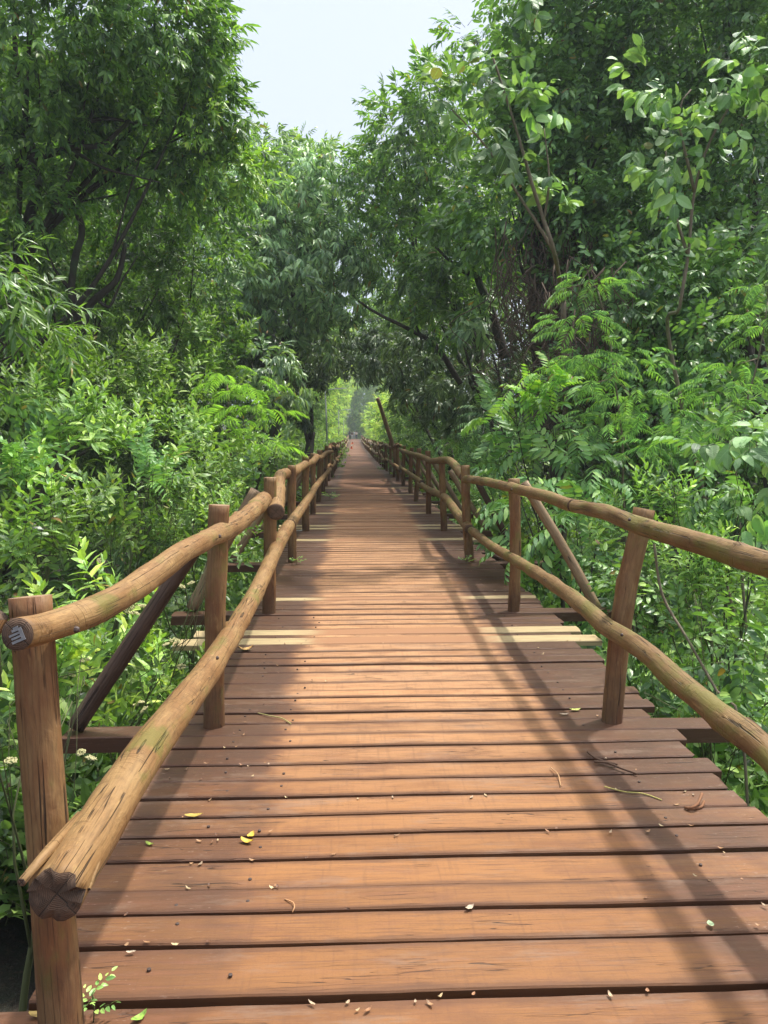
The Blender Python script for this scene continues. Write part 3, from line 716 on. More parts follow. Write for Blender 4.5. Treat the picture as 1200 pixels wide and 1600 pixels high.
def foliage_mesh(name, sp, P, D, S, tone, rg, roll=.35, hdroop=None):
    tm, mk = SP[sp]; P = np.asarray(P); n = len(P); D = unit(D)
    up = np.tile([0, 0, 1.0], (n, 1))+rg.normal(0, roll, (n, 3))
    vert = np.abs(D[:, 2]) > .93
    up[vert] = rg.normal(0, 1, (vert.sum(), 3))*[1, 1, .1]
    z = unit(up-D*np.sum(up*D, 1, keepdims=True)); y = np.cross(z, D)
    Rm = np.stack([D, y, z], 2)*S[:, None, None]
    pick = rg.integers(0, len(tm), n)
    Vs, Fs, Rn, Tn, Mi, Us, o = [], [], [], [], [], [], 0
    for k, t in enumerate(tm):
        I = np.where(pick == k)[0]
        if not len(I): continue
        V = np.einsum('nij,vj->nvi', Rm[I], t['V'])+P[I][:, None]
        nv = len(t['V']); F = t['T'][None]+(np.arange(len(I))*nv)[:, None, None]+o
        r = np.clip(rg.beta(2.0, 2.2, (len(I), t['n']))+rg.normal(0, .06, (len(I), 1)), 0, .975)
        q_ = rg.random(r.shape) < .009; r[q_] = rg.uniform(.98, 1.0, q_.sum())
        Rn.append(r[:, t['id']].ravel()); Tn.append(np.repeat(tone[I], len(t['T']))); Mi.append(np.tile(t['mi'], len(I)))
        Us.append(np.tile(t['U'], (len(I), 1))); Vs.append(V.reshape(-1, 3)); Fs.append(F.reshape(-1, 3)); o += nv*len(I)
    return mesh_np(name, np.vstack(Vs), np.vstack(Fs), [LM[mk], M['twig']], np.concatenate(Mi), {'rnd': np.concatenate(Rn), 'tone': np.concatenate(Tn)}, {'lu': np.vstack(Us)}), n*0+o
NLEAF = [0]
def blob_points(c, r, n, rg, cpc=7, csz=.16, shell=.17, upb=0.0, droop=0.2, shoot=False, lump=.16):
    """clumped points over an uneven ellipsoid shell. returns P, D, tone"""
    nc = max(3, int(n/cpc)); c = np.array(c); r = np.array(r)
    dirs = unit(rg.normal(0, 1, (nc*3, 3)))
    tocam = unit((EYE-c)); keep = rg.random(len(dirs)) < np.where(dirs@tocam > -.15, 1.0, .35)
    keep &= rg.random(len(dirs)) < np.where(dirs[:, 2] > -.55, 1, .6)
    dirs = dirs[keep][:nc]; nc = len(dirs)
    ph = rg.uniform(0, 6.28, 6)
    lum = 1+lump*(np.sin(dirs[:, 0]*5+ph[0])*np.sin(dirs[:, 1]*5+ph[1])+np.sin(dirs[:, 2]*7+ph[2]+dirs[:, 0]*3)*.7+rg.normal(0, .35, nc))
    rad = lum*(1-np.abs(rg.normal(0, shell, nc)))
    cc = c+dirs*r*rad[:, None]
    m = int(np.ceil(n/nc)); idx = np.repeat(np.arange(nc), m)[:n]
    off = rg.normal(0, 1, (len(idx), 3))*csz*min(1.6, max(.55, float(np.mean(r))*.7))
    P = cc[idx]+off
    out = unit(dirs[idx]*(1/np.maximum(r, .1)))
    D = out*.7+unit(off)*.6+rg.normal(0, .28, P.shape)
    if shoot: D = out*.35+np.array([0, 0, 1.0])*1.0+rg.normal(0, .30, P.shape)
    D[:, 2] += upb-droop
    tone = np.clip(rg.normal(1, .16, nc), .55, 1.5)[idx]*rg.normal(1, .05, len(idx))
    return P, D, tone
def limbs(base, targets, r0, rg, wig=.06, trunk_top=None, ns=7, most=99):
    """trunk from base up to trunk_top, limbs fanning out to the targets."""
    base = np.array(base, float); T = np.array(targets, float)
    top = np.array(trunk_top, float) if trunk_top is not None else base*.45+T.mean(0)*.55
    L = np.linalg.norm(top-base); mid = (base+top)/2+rg.normal(0, wig*L*.5, 3)*[1, 1, .2]
    parts = [tube(catmull([base-[0, 0, .3], base, mid, top], .25), np.linspace(r0*1.25, r0*.6, len(catmull([base-[0, 0, .3], base, mid, top], .25))), ns+2, .05, rg)]
    for t in T[:most]:
        f = rg.uniform(.55, 1); s = base+(top-base)*f if f < .98 else top
        s = mid+(top-mid)*rg.uniform(.0, 1.0)
        m = (s+t)/2+rg.normal(0, wig*np.linalg.norm(t-s), 3)
        C = catmull([s, m, t], .25); parts.append(tube(C, np.linspace(r0*.42, r0*.07, len(C)), ns, .05, rg))
        for _ in range(3):
            q = C[rg.integers(len(C)//3, len(C))]; e = t+rg.normal(0, .08, 3)*np.linalg.norm(t-s)*.5
            C2 = catmull([q, (q+e)/2+rg.normal(0, .1, 3), e], .3); parts.append(tube(C2, np.linspace(r0*.14, r0*.04, len(C2)), 5))
    return joinT(parts)
TREES = {}
def plant(name, label, cat, sp, blobs, base, r0=.08, lai=3.0, seed=1, group=None, bark='bark', scale=1.0, extra=None, crown='foliage', wood='stems', nstem=None, trunk_top=None, kind=None, tonemul=1.0, nolimb=False, most=99, **kw):
    """blobs: (px, py, Y, rpx, rpz, ry[, sp])  centre is given at its real depth Y, radii in photo pixels at that depth"""
    rg = np.random.default_rng(seed*77+5); th = empty(name, base); tag(th, label, cat, group, kind)
    cs = []; groups = {}
    for b in blobs:
        px, py, Y, rx, rz, ry = b[:6]; s = b[6] if len(b) > 6 else sp
        c = atY(px, py, Y); k = Y/1200; sh = .13*scale if Y > 6 else .05; r = (max(rx*k*.5, rx*k-sh), ry, max(rz*k*.5, rz*k-sh)); cs.append(c)
        tm = SP[s][0]; ar = np.mean([t['area'] for t in tm])*scale**2
        n = int(max(6, lai*math.pi*r[0]*r[2]*1.75/ar))
        P, D, tn = blob_points(c, r, n, rg, **kw)
        groups.setdefault(s, []).append((P, D, tn))
    for s, lst in groups.items():
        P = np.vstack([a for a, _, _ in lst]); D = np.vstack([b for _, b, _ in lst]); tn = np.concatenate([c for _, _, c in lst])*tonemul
        ok = ~((P[:, 0] > -.95) & (P[:, 0] < 1.68) & (P[:, 2] < 1.9) & (P[:, 1] < 150)) & ~((P[:, 0] > -1.8) & (P[:, 0] < 0) & (P[:, 1] < 4.3) & (P[:, 1] > 2.9) & (P[:, 2] > -.12)) & ~((P[:, 0] > -1.55) & (P[:, 0] < 0) & (P[:, 1] < 6.8) & (P[:, 1] > 5.5) & (P[:, 2] > -.1)) & ~((P[:, 0] > -1.35) & (P[:, 0] < 0) & (P[:, 1] < 5.6) & (P[:, 1] > 4.2) & (P[:, 2] > .0)) & ~((P[:, 0] > -2.0) & (P[:, 0] < 0) & (P[:, 1] < 3.05) & (P[:, 2] > -1.0)); P, D, tn = P[ok], D[ok], tn[ok]
        S = rg.uniform(.75, 1.2, len(P))*scale
        if len(P) < 4: continue
        me, nn = foliage_mesh(crown, s, P, D, S, tn, rg)
        NLEAF[0] += len(me.polygons); link(crown, me, th)
    if wood:
        tg = np.array(cs)
        if nstem: tg = np.vstack([np.array(cs)[rg.integers(0, len(cs), nstem)]+rg.normal(0, .25, (nstem, 3))])
        parts = [limbs(base, tg, r0, rg, trunk_top=trunk_top, most=most)] if not nolimb else []
        if extra: parts += extra(rg)
        V, F, L, cc = joinT(parts)
        link(wood, mesh_np(wood, V, F, [M[bark]], smooth=True), th)
    TREES[name+str(seed)] = th
    return th
def pathtube(pts, r0, r1, rg, ns=8, step=.15, wob=.0):
    P = catmull([tuple(p) for p in pts], step)
    if wob: P = P+rg.normal(0, wob, P.shape)
    return tube(P, np.linspace(r0, r1, len(P)), ns, .06, rg)
def g(x, y): return (x, y, GZ)
exec_plants = True

# ================================================================== TREES, LEFT SIDE
def ex_left(rg):
    a = lambda px, py, Y=12.9: atY(px, py, Y)
    return [
     pathtube([a(-40, 300), a(0, 265), a(45, 250), a(110, 232), a(160, 226), a(185, 205), a(205, 188)], .085, .03, rg),
     pathtube([a(108, 224), a(122, 202), a(150, 187), a(178, 186), a(230, 196)], .045, .015, rg),
     pathtube([a(60, 290), a(45, 200), a(28, 120), a(22, 30), a(20, -60)], .06, .03, rg),
     pathtube([a(110, 232), a(160, 262), a(210, 275), a(250, 285)], .03, .008, rg),
     pathtube([a(40, 260), a(95, 330), a(110, 345), a(105, 320)], .010, .005, rg)]
plant('narrow_leaved_tree', 'large tree with fine narrow leaves and a crooked bare limb, tallest beside the open sky', 'tree', 'lance',
 [(50, 40, 12.2, 140, 120, 1.2), (190, 40, 12.8, 130, 120, 1.2), (275, 50, 13.4, 75, 95, 1.0), (315, 110, 13.4, 52, 75, .8), (310, 200, 14.1, 80, 65, 1.0), (345, 205, 13.6, 45, 45, .7, 'lance_y'),
  (190, 200, 14.1, 130, 90, 1.1), (50, 200, 13.4, 110, 100, 1.1), (300, 290, 14.7, 105, 70, 1.0), (170, 310, 15.4, 130, 55, 1.0), (370, 270, 14.7, 45, 45, .7, 'lance_y'), (100, -100, 13.8, 150, 90, 1.2), (40, 330, 12.8, 70, 60, .8)],
 g(-7.4, 13.6), .15, 3.1, 1, tonemul=1.15, most=5, extra=ex_left, crown='crown', wood='trunk', trunk_top=atY(60, 290, 13.8), scale=1.25, cpc=6, csz=.2)
def ex_l2(rg):
    a = lambda px, py, Y=13.5: atY(px, py, Y)
    return [
     pathtube([(-6.6, 13.5, GZ), (-5.4, 13.5, .3), a(137, 600), a(128, 550), a(122, 505), a(112, 455), a(118, 400), a(128, 360), a(110, 300)], .12, .05, rg),
     pathtube([a(126, 520), a(138, 480), a(158, 460), a(180, 440), a(190, 412), a(196, 380)], .085, .035, rg),
     pathtube([a(150, 465), a(170, 480), a(190, 440), a(215, 400)], .03, .01, rg),
     pathtube([a(112, 455), a(85, 420), a(70, 380)], .035, .015, rg)]
plant('forked_tree', 'dark forked tree trunk in the shade behind the shrubs, thin foliage around it', 'tree', 'lance',
 [(70, 400, 16, 90, 90, 1.5), (190, 380, 17, 100, 80, 1.5), (290, 370, 17, 90, 80, 1.5), (150, 500, 17.5, 150, 70, 1.2), (270, 480, 16, 80, 70, 1.2), (310, 430, 15.5, 60, 80, 1.0)],
 g(-6.5, 13.6), .10, 1.5, 2, extra=ex_l2, crown='crown', wood='trunk', scale=1.15, tonemul=.85)
plant('overhanging_branch_tree', 'tree with long pale pointed leaves hanging at the edge beside the forked trunk', 'tree', 'lance_big',
 [(5, 440, 6.8, 55, 60, .7), (30, 510, 7.2, 75, 60, .7), (-60, 480, 7, 80, 110, 1.0), (-10, 590, 8, 60, 60, .7)],
 g(-5.2, 7.4), .09, 2.6, 3, crown='crown', wood='trunk', droop=.45)
plant('domed_tree', 'round dense tree with drooping leaf clusters arching over the walkway', 'tree', 'dome',
 [(440, 290, 24, 90, 75, 2.0), (500, 330, 23.5, 90, 80, 2.0), (400, 380, 23, 85, 90, 1.8), (480, 430, 22.5, 100, 85, 2.0), (545, 390, 24, 60, 80, 2.0), (380, 460, 22, 60, 70, 1.5), (530, 480, 24, 55, 50, 1.8), (440, 510, 23, 70, 45, 1.5), (350, 330, 23, 60, 70, 1.5)],
 g(-2.9, 24.5), .28, 3.0, 4, most=3, tonemul=1.35, crown='crown', wood='trunk', trunk_top=(-2.0, 24.3, 4.5), droop=.5, lump=.22)
plant('pale_bamboo_like_tree', 'pale yellowish tree top rising behind the round dome', 'tree', 'lance_y',
 [(430, 275, 27, 60, 50, 2.0), (500, 295, 28, 60, 50, 2.0), (400, 300, 27, 50, 55, 2), (455, 250, 28, 30, 22, 1.0)],
 g(-3.4, 27.5), .2, 2.1, 5, crown='crown', wood='trunk', scale=1.5, droop=.35, upb=.2, tonemul=.85)
plant('drooping_edge_tree', 'low tree with cascading dark leaves leaning on the left rail before the tunnel', 'tree', 'dome',
 [(430, 600, 15, 40, 42, 1.0), (438, 650, 14.5, 28, 45, .8), (395, 575, 16, 45, 35, 1.0), (425, 690, 14, 28, 25, .6)],
 g(-2.4, 15.4), .09, 2.8, 6, crown='crown', wood='trunk', scale=.85, droop=.7)
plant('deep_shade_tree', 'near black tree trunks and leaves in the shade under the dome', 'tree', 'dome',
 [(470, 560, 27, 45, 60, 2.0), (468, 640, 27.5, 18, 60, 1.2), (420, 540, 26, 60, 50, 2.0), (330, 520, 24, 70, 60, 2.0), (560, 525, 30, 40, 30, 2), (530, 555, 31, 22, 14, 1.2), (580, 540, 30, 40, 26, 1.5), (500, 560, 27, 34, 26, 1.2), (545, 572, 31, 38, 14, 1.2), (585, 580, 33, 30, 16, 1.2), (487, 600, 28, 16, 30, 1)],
 g(-1.9, 26.5), .22, 3.0, 7, most=2, crown='crown', wood='trunk', tonemul=.42, droop=.5)  # leaves darkened: the shade under the dome is put into their colour

# ================================================================== TREES, RIGHT SIDE
plant('sky_edge_tree', 'tall airy tree whose ragged top borders the open sky over the walkway', 'tree', 'lance',
 [(590, 245, 23, 42, 36, 1.5), (630, 185, 22, 42, 45, 1.5), (675, 135, 21, 42, 45, 1.5), (725, 95, 20, 42, 40, 1.5), (775, 65, 19, 38, 36, 1.4), (640, 240, 21.5, 75, 75, 2.0), (600, 310, 22, 55, 75, 1.8), (690, 180, 20.5, 60, 70, 1.6), (620, 390, 22, 60, 60, 1.8), (690, 300, 20, 60, 70, 1.6)],
 g(5.2, 22), .22, 3.0, 8, tonemul=1.15, most=2, crown='crown', wood='trunk', scale=1.75, lump=.22, csz=.22)
def ex_r1(rg):
    a = lambda px, py, Y=18.5: atY(px, py, Y)
    return [pathtube([a(790, 560), a(765, 480), a(748, 440), a(735, 405), a(718, 380), a(700, 340)], .13, .05, rg),
            pathtube([a(745, 432), a(720, 422), a(700, 405), a(680, 385)], .06, .03, rg), pathtube([a(748, 440), a(752, 400), a(740, 370)], .07, .03, rg),
            pathtube([a(720, 600, 20), a(680, 540, 20), a(640, 515, 20), a(590, 490, 20), a(560, 470, 20)], .08, .03, rg),
            pathtube([a(660, 530, 20), a(645, 500, 20), a(640, 470, 20)], .05, .02, rg)]
plant('crooked_branch_tree', 'mid height tree with dark crooked branches showing through its thin leaves', 'tree', 'lance',
 [(690, 400, 19, 60, 50, 1.3), (740, 450, 18, 55, 45, 1.2), (665, 460, 20, 70, 50, 1.5), (770, 400, 18, 55, 70, 1.2), (700, 500, 19, 50, 40, 1.2), (620, 450, 21, 40, 40, 1.3), (745, 520, 18, 45, 50, 1.2, 'dome'), (690, 440, 20, 60, 50, 1.2, 'dome'), (760, 330, 17.5, 45, 60, 1.0, 'broad'), (720, 380, 18.5, 50, 50, 1.0, 'broad')],
 g(4.4, 18.8), .13, 2.5, 9, most=2, extra=ex_r1, crown='crown', wood='trunk', scale=1.4)
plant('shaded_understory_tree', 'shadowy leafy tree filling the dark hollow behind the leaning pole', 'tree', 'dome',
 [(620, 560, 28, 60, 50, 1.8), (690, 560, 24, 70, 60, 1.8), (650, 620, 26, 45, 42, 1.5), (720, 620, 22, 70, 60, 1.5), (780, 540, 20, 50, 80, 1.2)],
 g(3.6, 26), .2, 2.6, 10, most=2, crown='crown', wood='trunk', tonemul=.5, scale=.9)  # low leaf tone paints the shade of the hollow into the foliage
def ex_vine(rg):
    a = lambda px, py, Y=15.0: atY(px, py, Y)
    out = [pathtube([a(860, 700), a(845, 560), a(838, 470), a(835, 380), a(850, 280), a(880, 180)], .2, .1, rg), pathtube([a(880, 700, 15.3), a(872, 560, 15.3), a(880, 470, 15.3), a(870, 380, 15.3)], .11, .07, rg)]
    return out
vt = plant('vine_covered_tree', 'tall tree smothered in dark broad leaved climbers with hanging brown vines', 'tree', 'broad',
 [(885, 70, 15.5, 90, 95, 1.5), (900, 170, 15, 120, 100, 1.5), (830, 210, 15.5, 80, 90, 1.2), (800, 330, 15.5, 70, 85, 1.0), (930, 300, 14.5, 95, 95, 1.2), (960, 60, 15, 110, 110, 1.5), (880, 430, 15, 60, 50, .9), (950, -60, 15.5, 120, 90, 1.8), (800, 150, 16, 45, 50, 1.0)],
 g(4.0, 15.5), .22, 2.9, 11, extra=ex_vine, crown='crown', wood='trunk', tonemul=1.2, csz=.2)
rv = np.random.default_rng(99); parts = []
for k in range(150):
    px = rv.uniform(775, 940); Y = rv.uniform(13.6, 14.8); y0 = rv.uniform(330, 470); y1 = y0+rv.uniform(80, 230)
    n = 5; pts = [atY(px+rv.normal(0, 9)+(i/n)*rv.normal(0, 30), y0+(y1-y0)*i/n, Y+rv.normal(0, .08)) for i in range(n+1)]
    parts.append(pathtube(pts, rv.uniform(.005, .016), rv.uniform(.004, .008), rv, 4, .3))
for k in range(90):
    px = rv.uniform(850, 1010); Y = rv.uniform(10.9, 11.6); y0 = rv.uniform(400, 560); y1 = y0+rv.uniform(100, 280)
    n = 5; pts = [atY(px+rv.normal(0, 10)+(i/n)*rv.normal(0, 45), y0+(y1-y0)*i/n, Y+rv.normal(0, .1)) for i in range(n+1)]
    parts.append(pathtube(pts, rv.uniform(.004, .012), rv.uniform(.003, .007), rv, 4, .3))
V, F, L, cc = joinT(parts); vo = link('hanging_vines', mesh_np('hanging_vines', V, F, [M['vine']], smooth=True), vt); vo['kind'] = 'stuff'
plant('tall_right_tree', 'big leafy tree behind the large pale leaved sapling, top right', 'tree', 'broad',
 [(1060, 60, 14, 110, 110, 1.4), (1170, 60, 13.5, 100, 120, 1.4), (1080, 220, 14, 120, 100, 1.3), (1190, 250, 13, 100, 120, 1.3), (1010, 340, 13.6, 90, 85, 1.0), (1120, 370, 13, 110, 90, 1.2), (1130, -70, 14, 150, 80, 1.5)],
 g(8.2, 14.2), .22, 2.8, 12, tonemul=1.2, crown='crown', wood='trunk', scale=.85)
plant('glossy_climber_bank', 'bank of glossy oval leaves with a few yellow ones behind the feathery saplings', 'climber', 'broad',
 [(1000, 480, 11.5, 80, 60, .8), (1090, 470, 11, 80, 70, .8), (1060, 560, 10.5, 90, 60, .7), (1170, 440, 10.8, 70, 80, .8), (960, 430, 12, 70, 50, .8), (1130, 560, 10.5, 70, 60, .7), (1000, 600, 11, 70, 50, .8), (910, 520, 11.8, 50, 60, .7), (900, 620, 11.5, 50, 50, .6), (980, 720, 10.2, 60, 50, .6), (1060, 660, 10, 70, 50, .6), (1150, 660, 9.6, 60, 60, .6), (1080, 750, 9.4, 60, 40, .6)],
 g(5.6, 11.6), .07, 2.8, 13, tonemul=1.2, scale=.85, droop=.45)
def ex_b1(rg):
    a = lambda px, py, Y=9.6: atY(px, py, Y)
    return [pathtube([a(880, 470, 11), a(866, 395), a(850, 345), a(832, 290), a(812, 220), a(790, 150), a(770, 90)], .035, .012, rg), pathtube([a(866, 395), a(840, 350), a(820, 320), a(760, 230), a(700, 165)], .022, .008, rg), pathtube([a(850, 345), a(858, 280), a(850, 200)], .018, .007, rg),
            pathtube([a(880, 470, 11), (3.2, 11.4, .5), (3.1, 11.5, GZ)], .04, .05, rg)]
plant('large_leaved_sapling', 'sapling with big rounded leaves leaning toward the sky gap', 'sapling', 'big',
 [(705, 170, 9.8, 40, 28, .4), (760, 140, 9.6, 38, 38, .4), (800, 175, 9.6, 40, 45, .5), (775, 105, 9.6, 25, 22, .3), (755, 225, 9.6, 50, 38, .5), (835, 160, 9.6, 30, 30, .4), (810, 275, 9.7, 45, 45, .4), (860, 335, 9.8, 38, 40, .4), (830, 20, 9.6, 24, 14, .3)],
 g(3.3, 11.4), .045, 1.35, 14, extra=ex_b1, nolimb=True, bark='bark_pale', cpc=2, csz=.12, shell=.4, scale=.78)
def ex_b2(rg):
    a = lambda px, py, Y=8.6: atY(px, py, Y)
    return [pathtube([(5.2, 9.6, GZ), a(1050, 560, 9.2), a(1062, 480), a(1075, 400), a(1085, 300), a(1110, 220), a(1150, 150)], .035, .012, rg), pathtube([a(1075, 400), a(1045, 300), a(1040, 230)], .02, .008, rg), pathtube([a(1085, 300), a(1060, 180), a(1080, 140)], .018, .008, rg)]
plant('large_leaved_sapling', 'whitish green big leaved sapling in front of the tall right hand trees', 'sapling', 'big',
 [(1045, 170, 8.6, 45, 35, .4), (1090, 150, 8.6, 50, 30, .4), (1025, 230, 8.6, 50, 35, .4), (1090, 230, 8.5, 50, 40, .4), (1050, 290, 8.6, 50, 35, .4), (1150, 130, 8.6, 45, 25, .4), (1130, 200, 8.7, 40, 30, .4), (1070, 345, 8.7, 40, 30, .4), (1010, 130, 9, 30, 20, .3), (1170, 90, 8.5, 30, 16, .3)],
 g(5.2, 9.6), .04, 1.4, 15, extra=ex_b2, nolimb=True, bark='bark_pale', cpc=2, csz=.12, shell=.4, scale=.70, tonemul=1.15)

# feathery saplings: tiers of fronds on a thin trunk
def feathery(label, stem, tiers, seed, sp='fern', r=.02, n_t=26, fl=1.0):
    rg = np.random.default_rng(seed); th = empty('feathery_sapling', stem[0]); tag(th, label, 'sapling')
    V, F, L, cc = joinT([pathtube(stem, r, r*.35, rg, 7, .2, .006)]+[pathtube([stem[min(len(stem)-1, max(1, int(np.argmin([abs(q[2]-c[2]) for q in stem]))))], c], r*.4, r*.15, rg, 5, .2) for c, _, _ in tiers])
    link('trunk', mesh_np('trunk', V, F, [M['bark_pale']], smooth=True), th)
    P, D = [], []
    for c, rad, n in tiers:
        a = rg.uniform(0, 6.28, n); q = np.sqrt(rg.random(n))*rad*.75
        P.append(np.array(c)+np.stack([np.cos(a)*q, np.sin(a)*q*.8, rg.normal(0, .07, n)-.15*q], 1)); D.append(np.stack([np.cos(a), np.sin(a)*.8, rg.normal(.05, .22, n)], 1))
    P, D = np.vstack(P), np.vstack(D)
    me, _ = foliage_mesh('foliage', sp, P, D, rg.uniform(.8, 1.25, len(P))*fl, np.clip(rg.normal(1.25, .2, len(P)), .6, 1.7), rg, .3)
    link('foliage', me, th)
def T_(px, py, Y, rpx, n): return (atY(px, py, Y), rpx*Y/1200, int(n*.30))
feathery('feathery leaved sapling with a bare reddish stem between the climber bank and the railing', [(3.55, 9.1, GZ), atY(975, 800, 9.1), atY(972, 680, 9.0), atY(960, 590, 9), atY(950, 520, 9), atY(935, 455, 9)],
 [T_(925, 440, 9, 55, 60), T_(905, 500, 8.9, 60, 70), T_(965, 560, 8.9, 75, 80), T_(925, 600, 8.8, 60, 60), T_(990, 620, 8.7, 65, 60), T_(950, 660, 8.6, 60, 60), T_(1020, 650, 8.8, 60, 50), T_(985, 705, 8.5, 60, 50), T_(910, 560, 9, 50, 50)], 31)
feathery('grey green feathery sapling at the far right between two thin stems', [(4.6, 8.4, GZ), atY(1150, 720, 8.4), atY(1165, 640, 8.4), atY(1185, 560, 8.4), atY(1200, 470, 8.4)],
 [T_(1150, 570, 8.3, 70, 70), T_(1195, 500, 8.3, 50, 60), T_(1120, 610, 8.2, 60, 55), T_(1090, 660, 8.1, 65, 60), T_(1160, 660, 8.2, 60, 50), T_(1200, 440, 8.4, 40, 50), T_(1050, 690, 8.2, 50, 45)], 32)
feathery('bright yellow green feathery sapling rising from the shrubs beside the left railing', [(-2.6, 11.6, GZ), atY(355, 760, 11.5), atY(358, 680, 11.5), atY(355, 600, 11.5)],
 [T_(345, 590, 11.5, 45, 50), T_(385, 600, 11.3, 50, 55), T_(360, 635, 11.2, 55, 60), T_(410, 640, 11.2, 45, 40), T_(400, 690, 11, 55, 60), T_(340, 665, 11, 40, 40)], 33, 'fern_y', fl=1.1)
plant('feathery_bush', 'bushy feathery leaved shrub against the shade just past the right railing', 'shrub', 'comp_s',
 [(725, 690, 14, 42, 28, .6), (765, 655, 13, 38, 30, .6), (790, 700, 12, 45, 35, .6), (745, 730, 12.5, 40, 25, .5)], g(2.9, 13.5), .04, 2.6, 16, scale=.9, upb=.25)
plant('compound_leaf_sapling', 'sapling topped with hanging lime green leaflets over darker ribbed leaves', 'sapling', 'comp',
 [(855, 588, 9.0, 42, 28, .3, 'comp_y'), (800, 610, 9.0, 36, 24, .3, 'comp_y'), (875, 620, 9.0, 30, 20, .3, 'comp_y'), (830, 625, 9.3, 40, 24, .3, 'comp_y'), (830, 660, 9.3, 60, 32, .4), (880, 650, 9.3, 45, 30, .4), (780, 660, 9.6, 40, 30, .4), (900, 690, 9.2, 40, 30, .4), (840, 700, 9.3, 50, 25, .4)],
 g(2.9, 9.8), .03, 2.6, 17, scale=.8, cpc=3, csz=.12, droop=.1)
plant('ribbed_leaf_shrub', 'dark shrub of big drooping ribbed leaflets just beyond the right handrail', 'shrub', 'comp',
 [(880, 745, 8.6, 60, 45, .5), (830, 790, 8.6, 45, 45, .5), (900, 820, 8.0, 60, 50, .5), (850, 870, 8.0, 40, 50, .4), (940, 740, 8.6, 45, 35, .5), (880, 900, 7.6, 40, 50, .4), (800, 740, 9.6, 35, 40, .4)],
 g(2.9, 8.8), .04, 2.5, 18, scale=.8, droop=.25, upb=.15, tonemul=1.2)
plant('big_leaf_plant', 'plant with very large whitish and lime leaves at the right edge', 'plant', 'big',
 [(1175, 695, 5.6, 35, 20, .25), (1195, 740, 5.4, 40, 28, .25), (1140, 690, 5.7, 25, 14, .2), (1185, 790, 5.6, 35, 22, .25)],
 g(3.1, 6.0), .02, 1.5, 19, scale=.52, cpc=2, csz=.07, shell=.35, upb=.2, tonemul=1.1)
RB = [
 ('low_shrub', 'light green low shrub behind the mossy handrail near its first post', 'shoot', [(1000, 800, 7.6, 70, 40, .5), (940, 840, 7.4, 55, 40, .4), (1050, 840, 7.0, 60, 45, .5)], (3.0, 7.6), .85, 1.15),
 ('compound_leaf_shrub', 'shrub of dark paired leaflets beneath the big pale leaves at the right edge', 'comp', [(1110, 770, 6.9, 60, 40, .4), (1170, 830, 6.4, 60, 50, .4), (1090, 710, 7.2, 50, 30, .4)], (3.6, 7.0), .6, .95),
 ('low_shrub', 'bright small leaved shrub under the thick end of the mossy handrail', 'shoot_s', [(1150, 920, 5.4, 70, 45, .4), (1080, 900, 5.8, 50, 40, .4), (1190, 980, 5.0, 50, 50, .4)], (2.7, 5.7), .9, 1.15),
 ('low_shrub', 'deep green shrub in the gap between the two right hand rails', 'broad_s', [(1020, 930, 6.2, 60, 50, .4), (1060, 1000, 5.5, 60, 50, .4), (960, 900, 7.0, 45, 45, .4), (1010, 1040, 5.4, 40, 40, .3)], (2.5, 6.2), .75, .85),
 ('low_shrub', 'leafy shrub spilling below the mossy lower rail at the right edge', 'broad_s', [(1130, 1010, 4.9, 55, 50, .35), (1190, 1060, 4.4, 45, 50, .3), (1120, 1090, 4.6, 50, 35, .3)], (2.6, 4.9), .8, 1.05),
]
for i, (nm, lb, sp, bl, (bx, by), sc, tm) in enumerate(RB):
    plant(nm, lb, 'shrub', sp, bl, g(bx, by), .02, 2.5, 40+i, scale=sc, tonemul=tm, shoot=sp.startswith('shoot'), csz=.1, nstem=5, bark='twig')
# thin bare stem of a climbing sapling on the right
rs = np.random.default_rng(3)
st = [atY(1022, 850, 4.9), atY(1035, 930, 4.9), atY(1075, 1000, 4.7), atY(1120, 1080, 4.5), atY(1160, 1150, 4.3), (2.35, 4.1, GZ)]
th = empty('thin_sapling', (2.35, 4.1, GZ)); tag(th, 'thin greyish curved stem with sparse leaves below the mossy lower rail', 'sapling')
V, F, L, cc = tube(catmull(st, .1), .009, 7); link('stem', mesh_np('stem', V, F, [M['bark_pale']], smooth=True), th)
Pq = np.array([st[0], st[0], st[1], st[2], st[3], st[1], st[2], st[0]]); me, _ = foliage_mesh('foliage', 'low', Pq, rs.normal(0, 1, (8, 3))*[1, 1, .5]+[0, -.3, .4], np.full(8, .9), np.full(8, 1.2), rs); link('foliage', me, th)

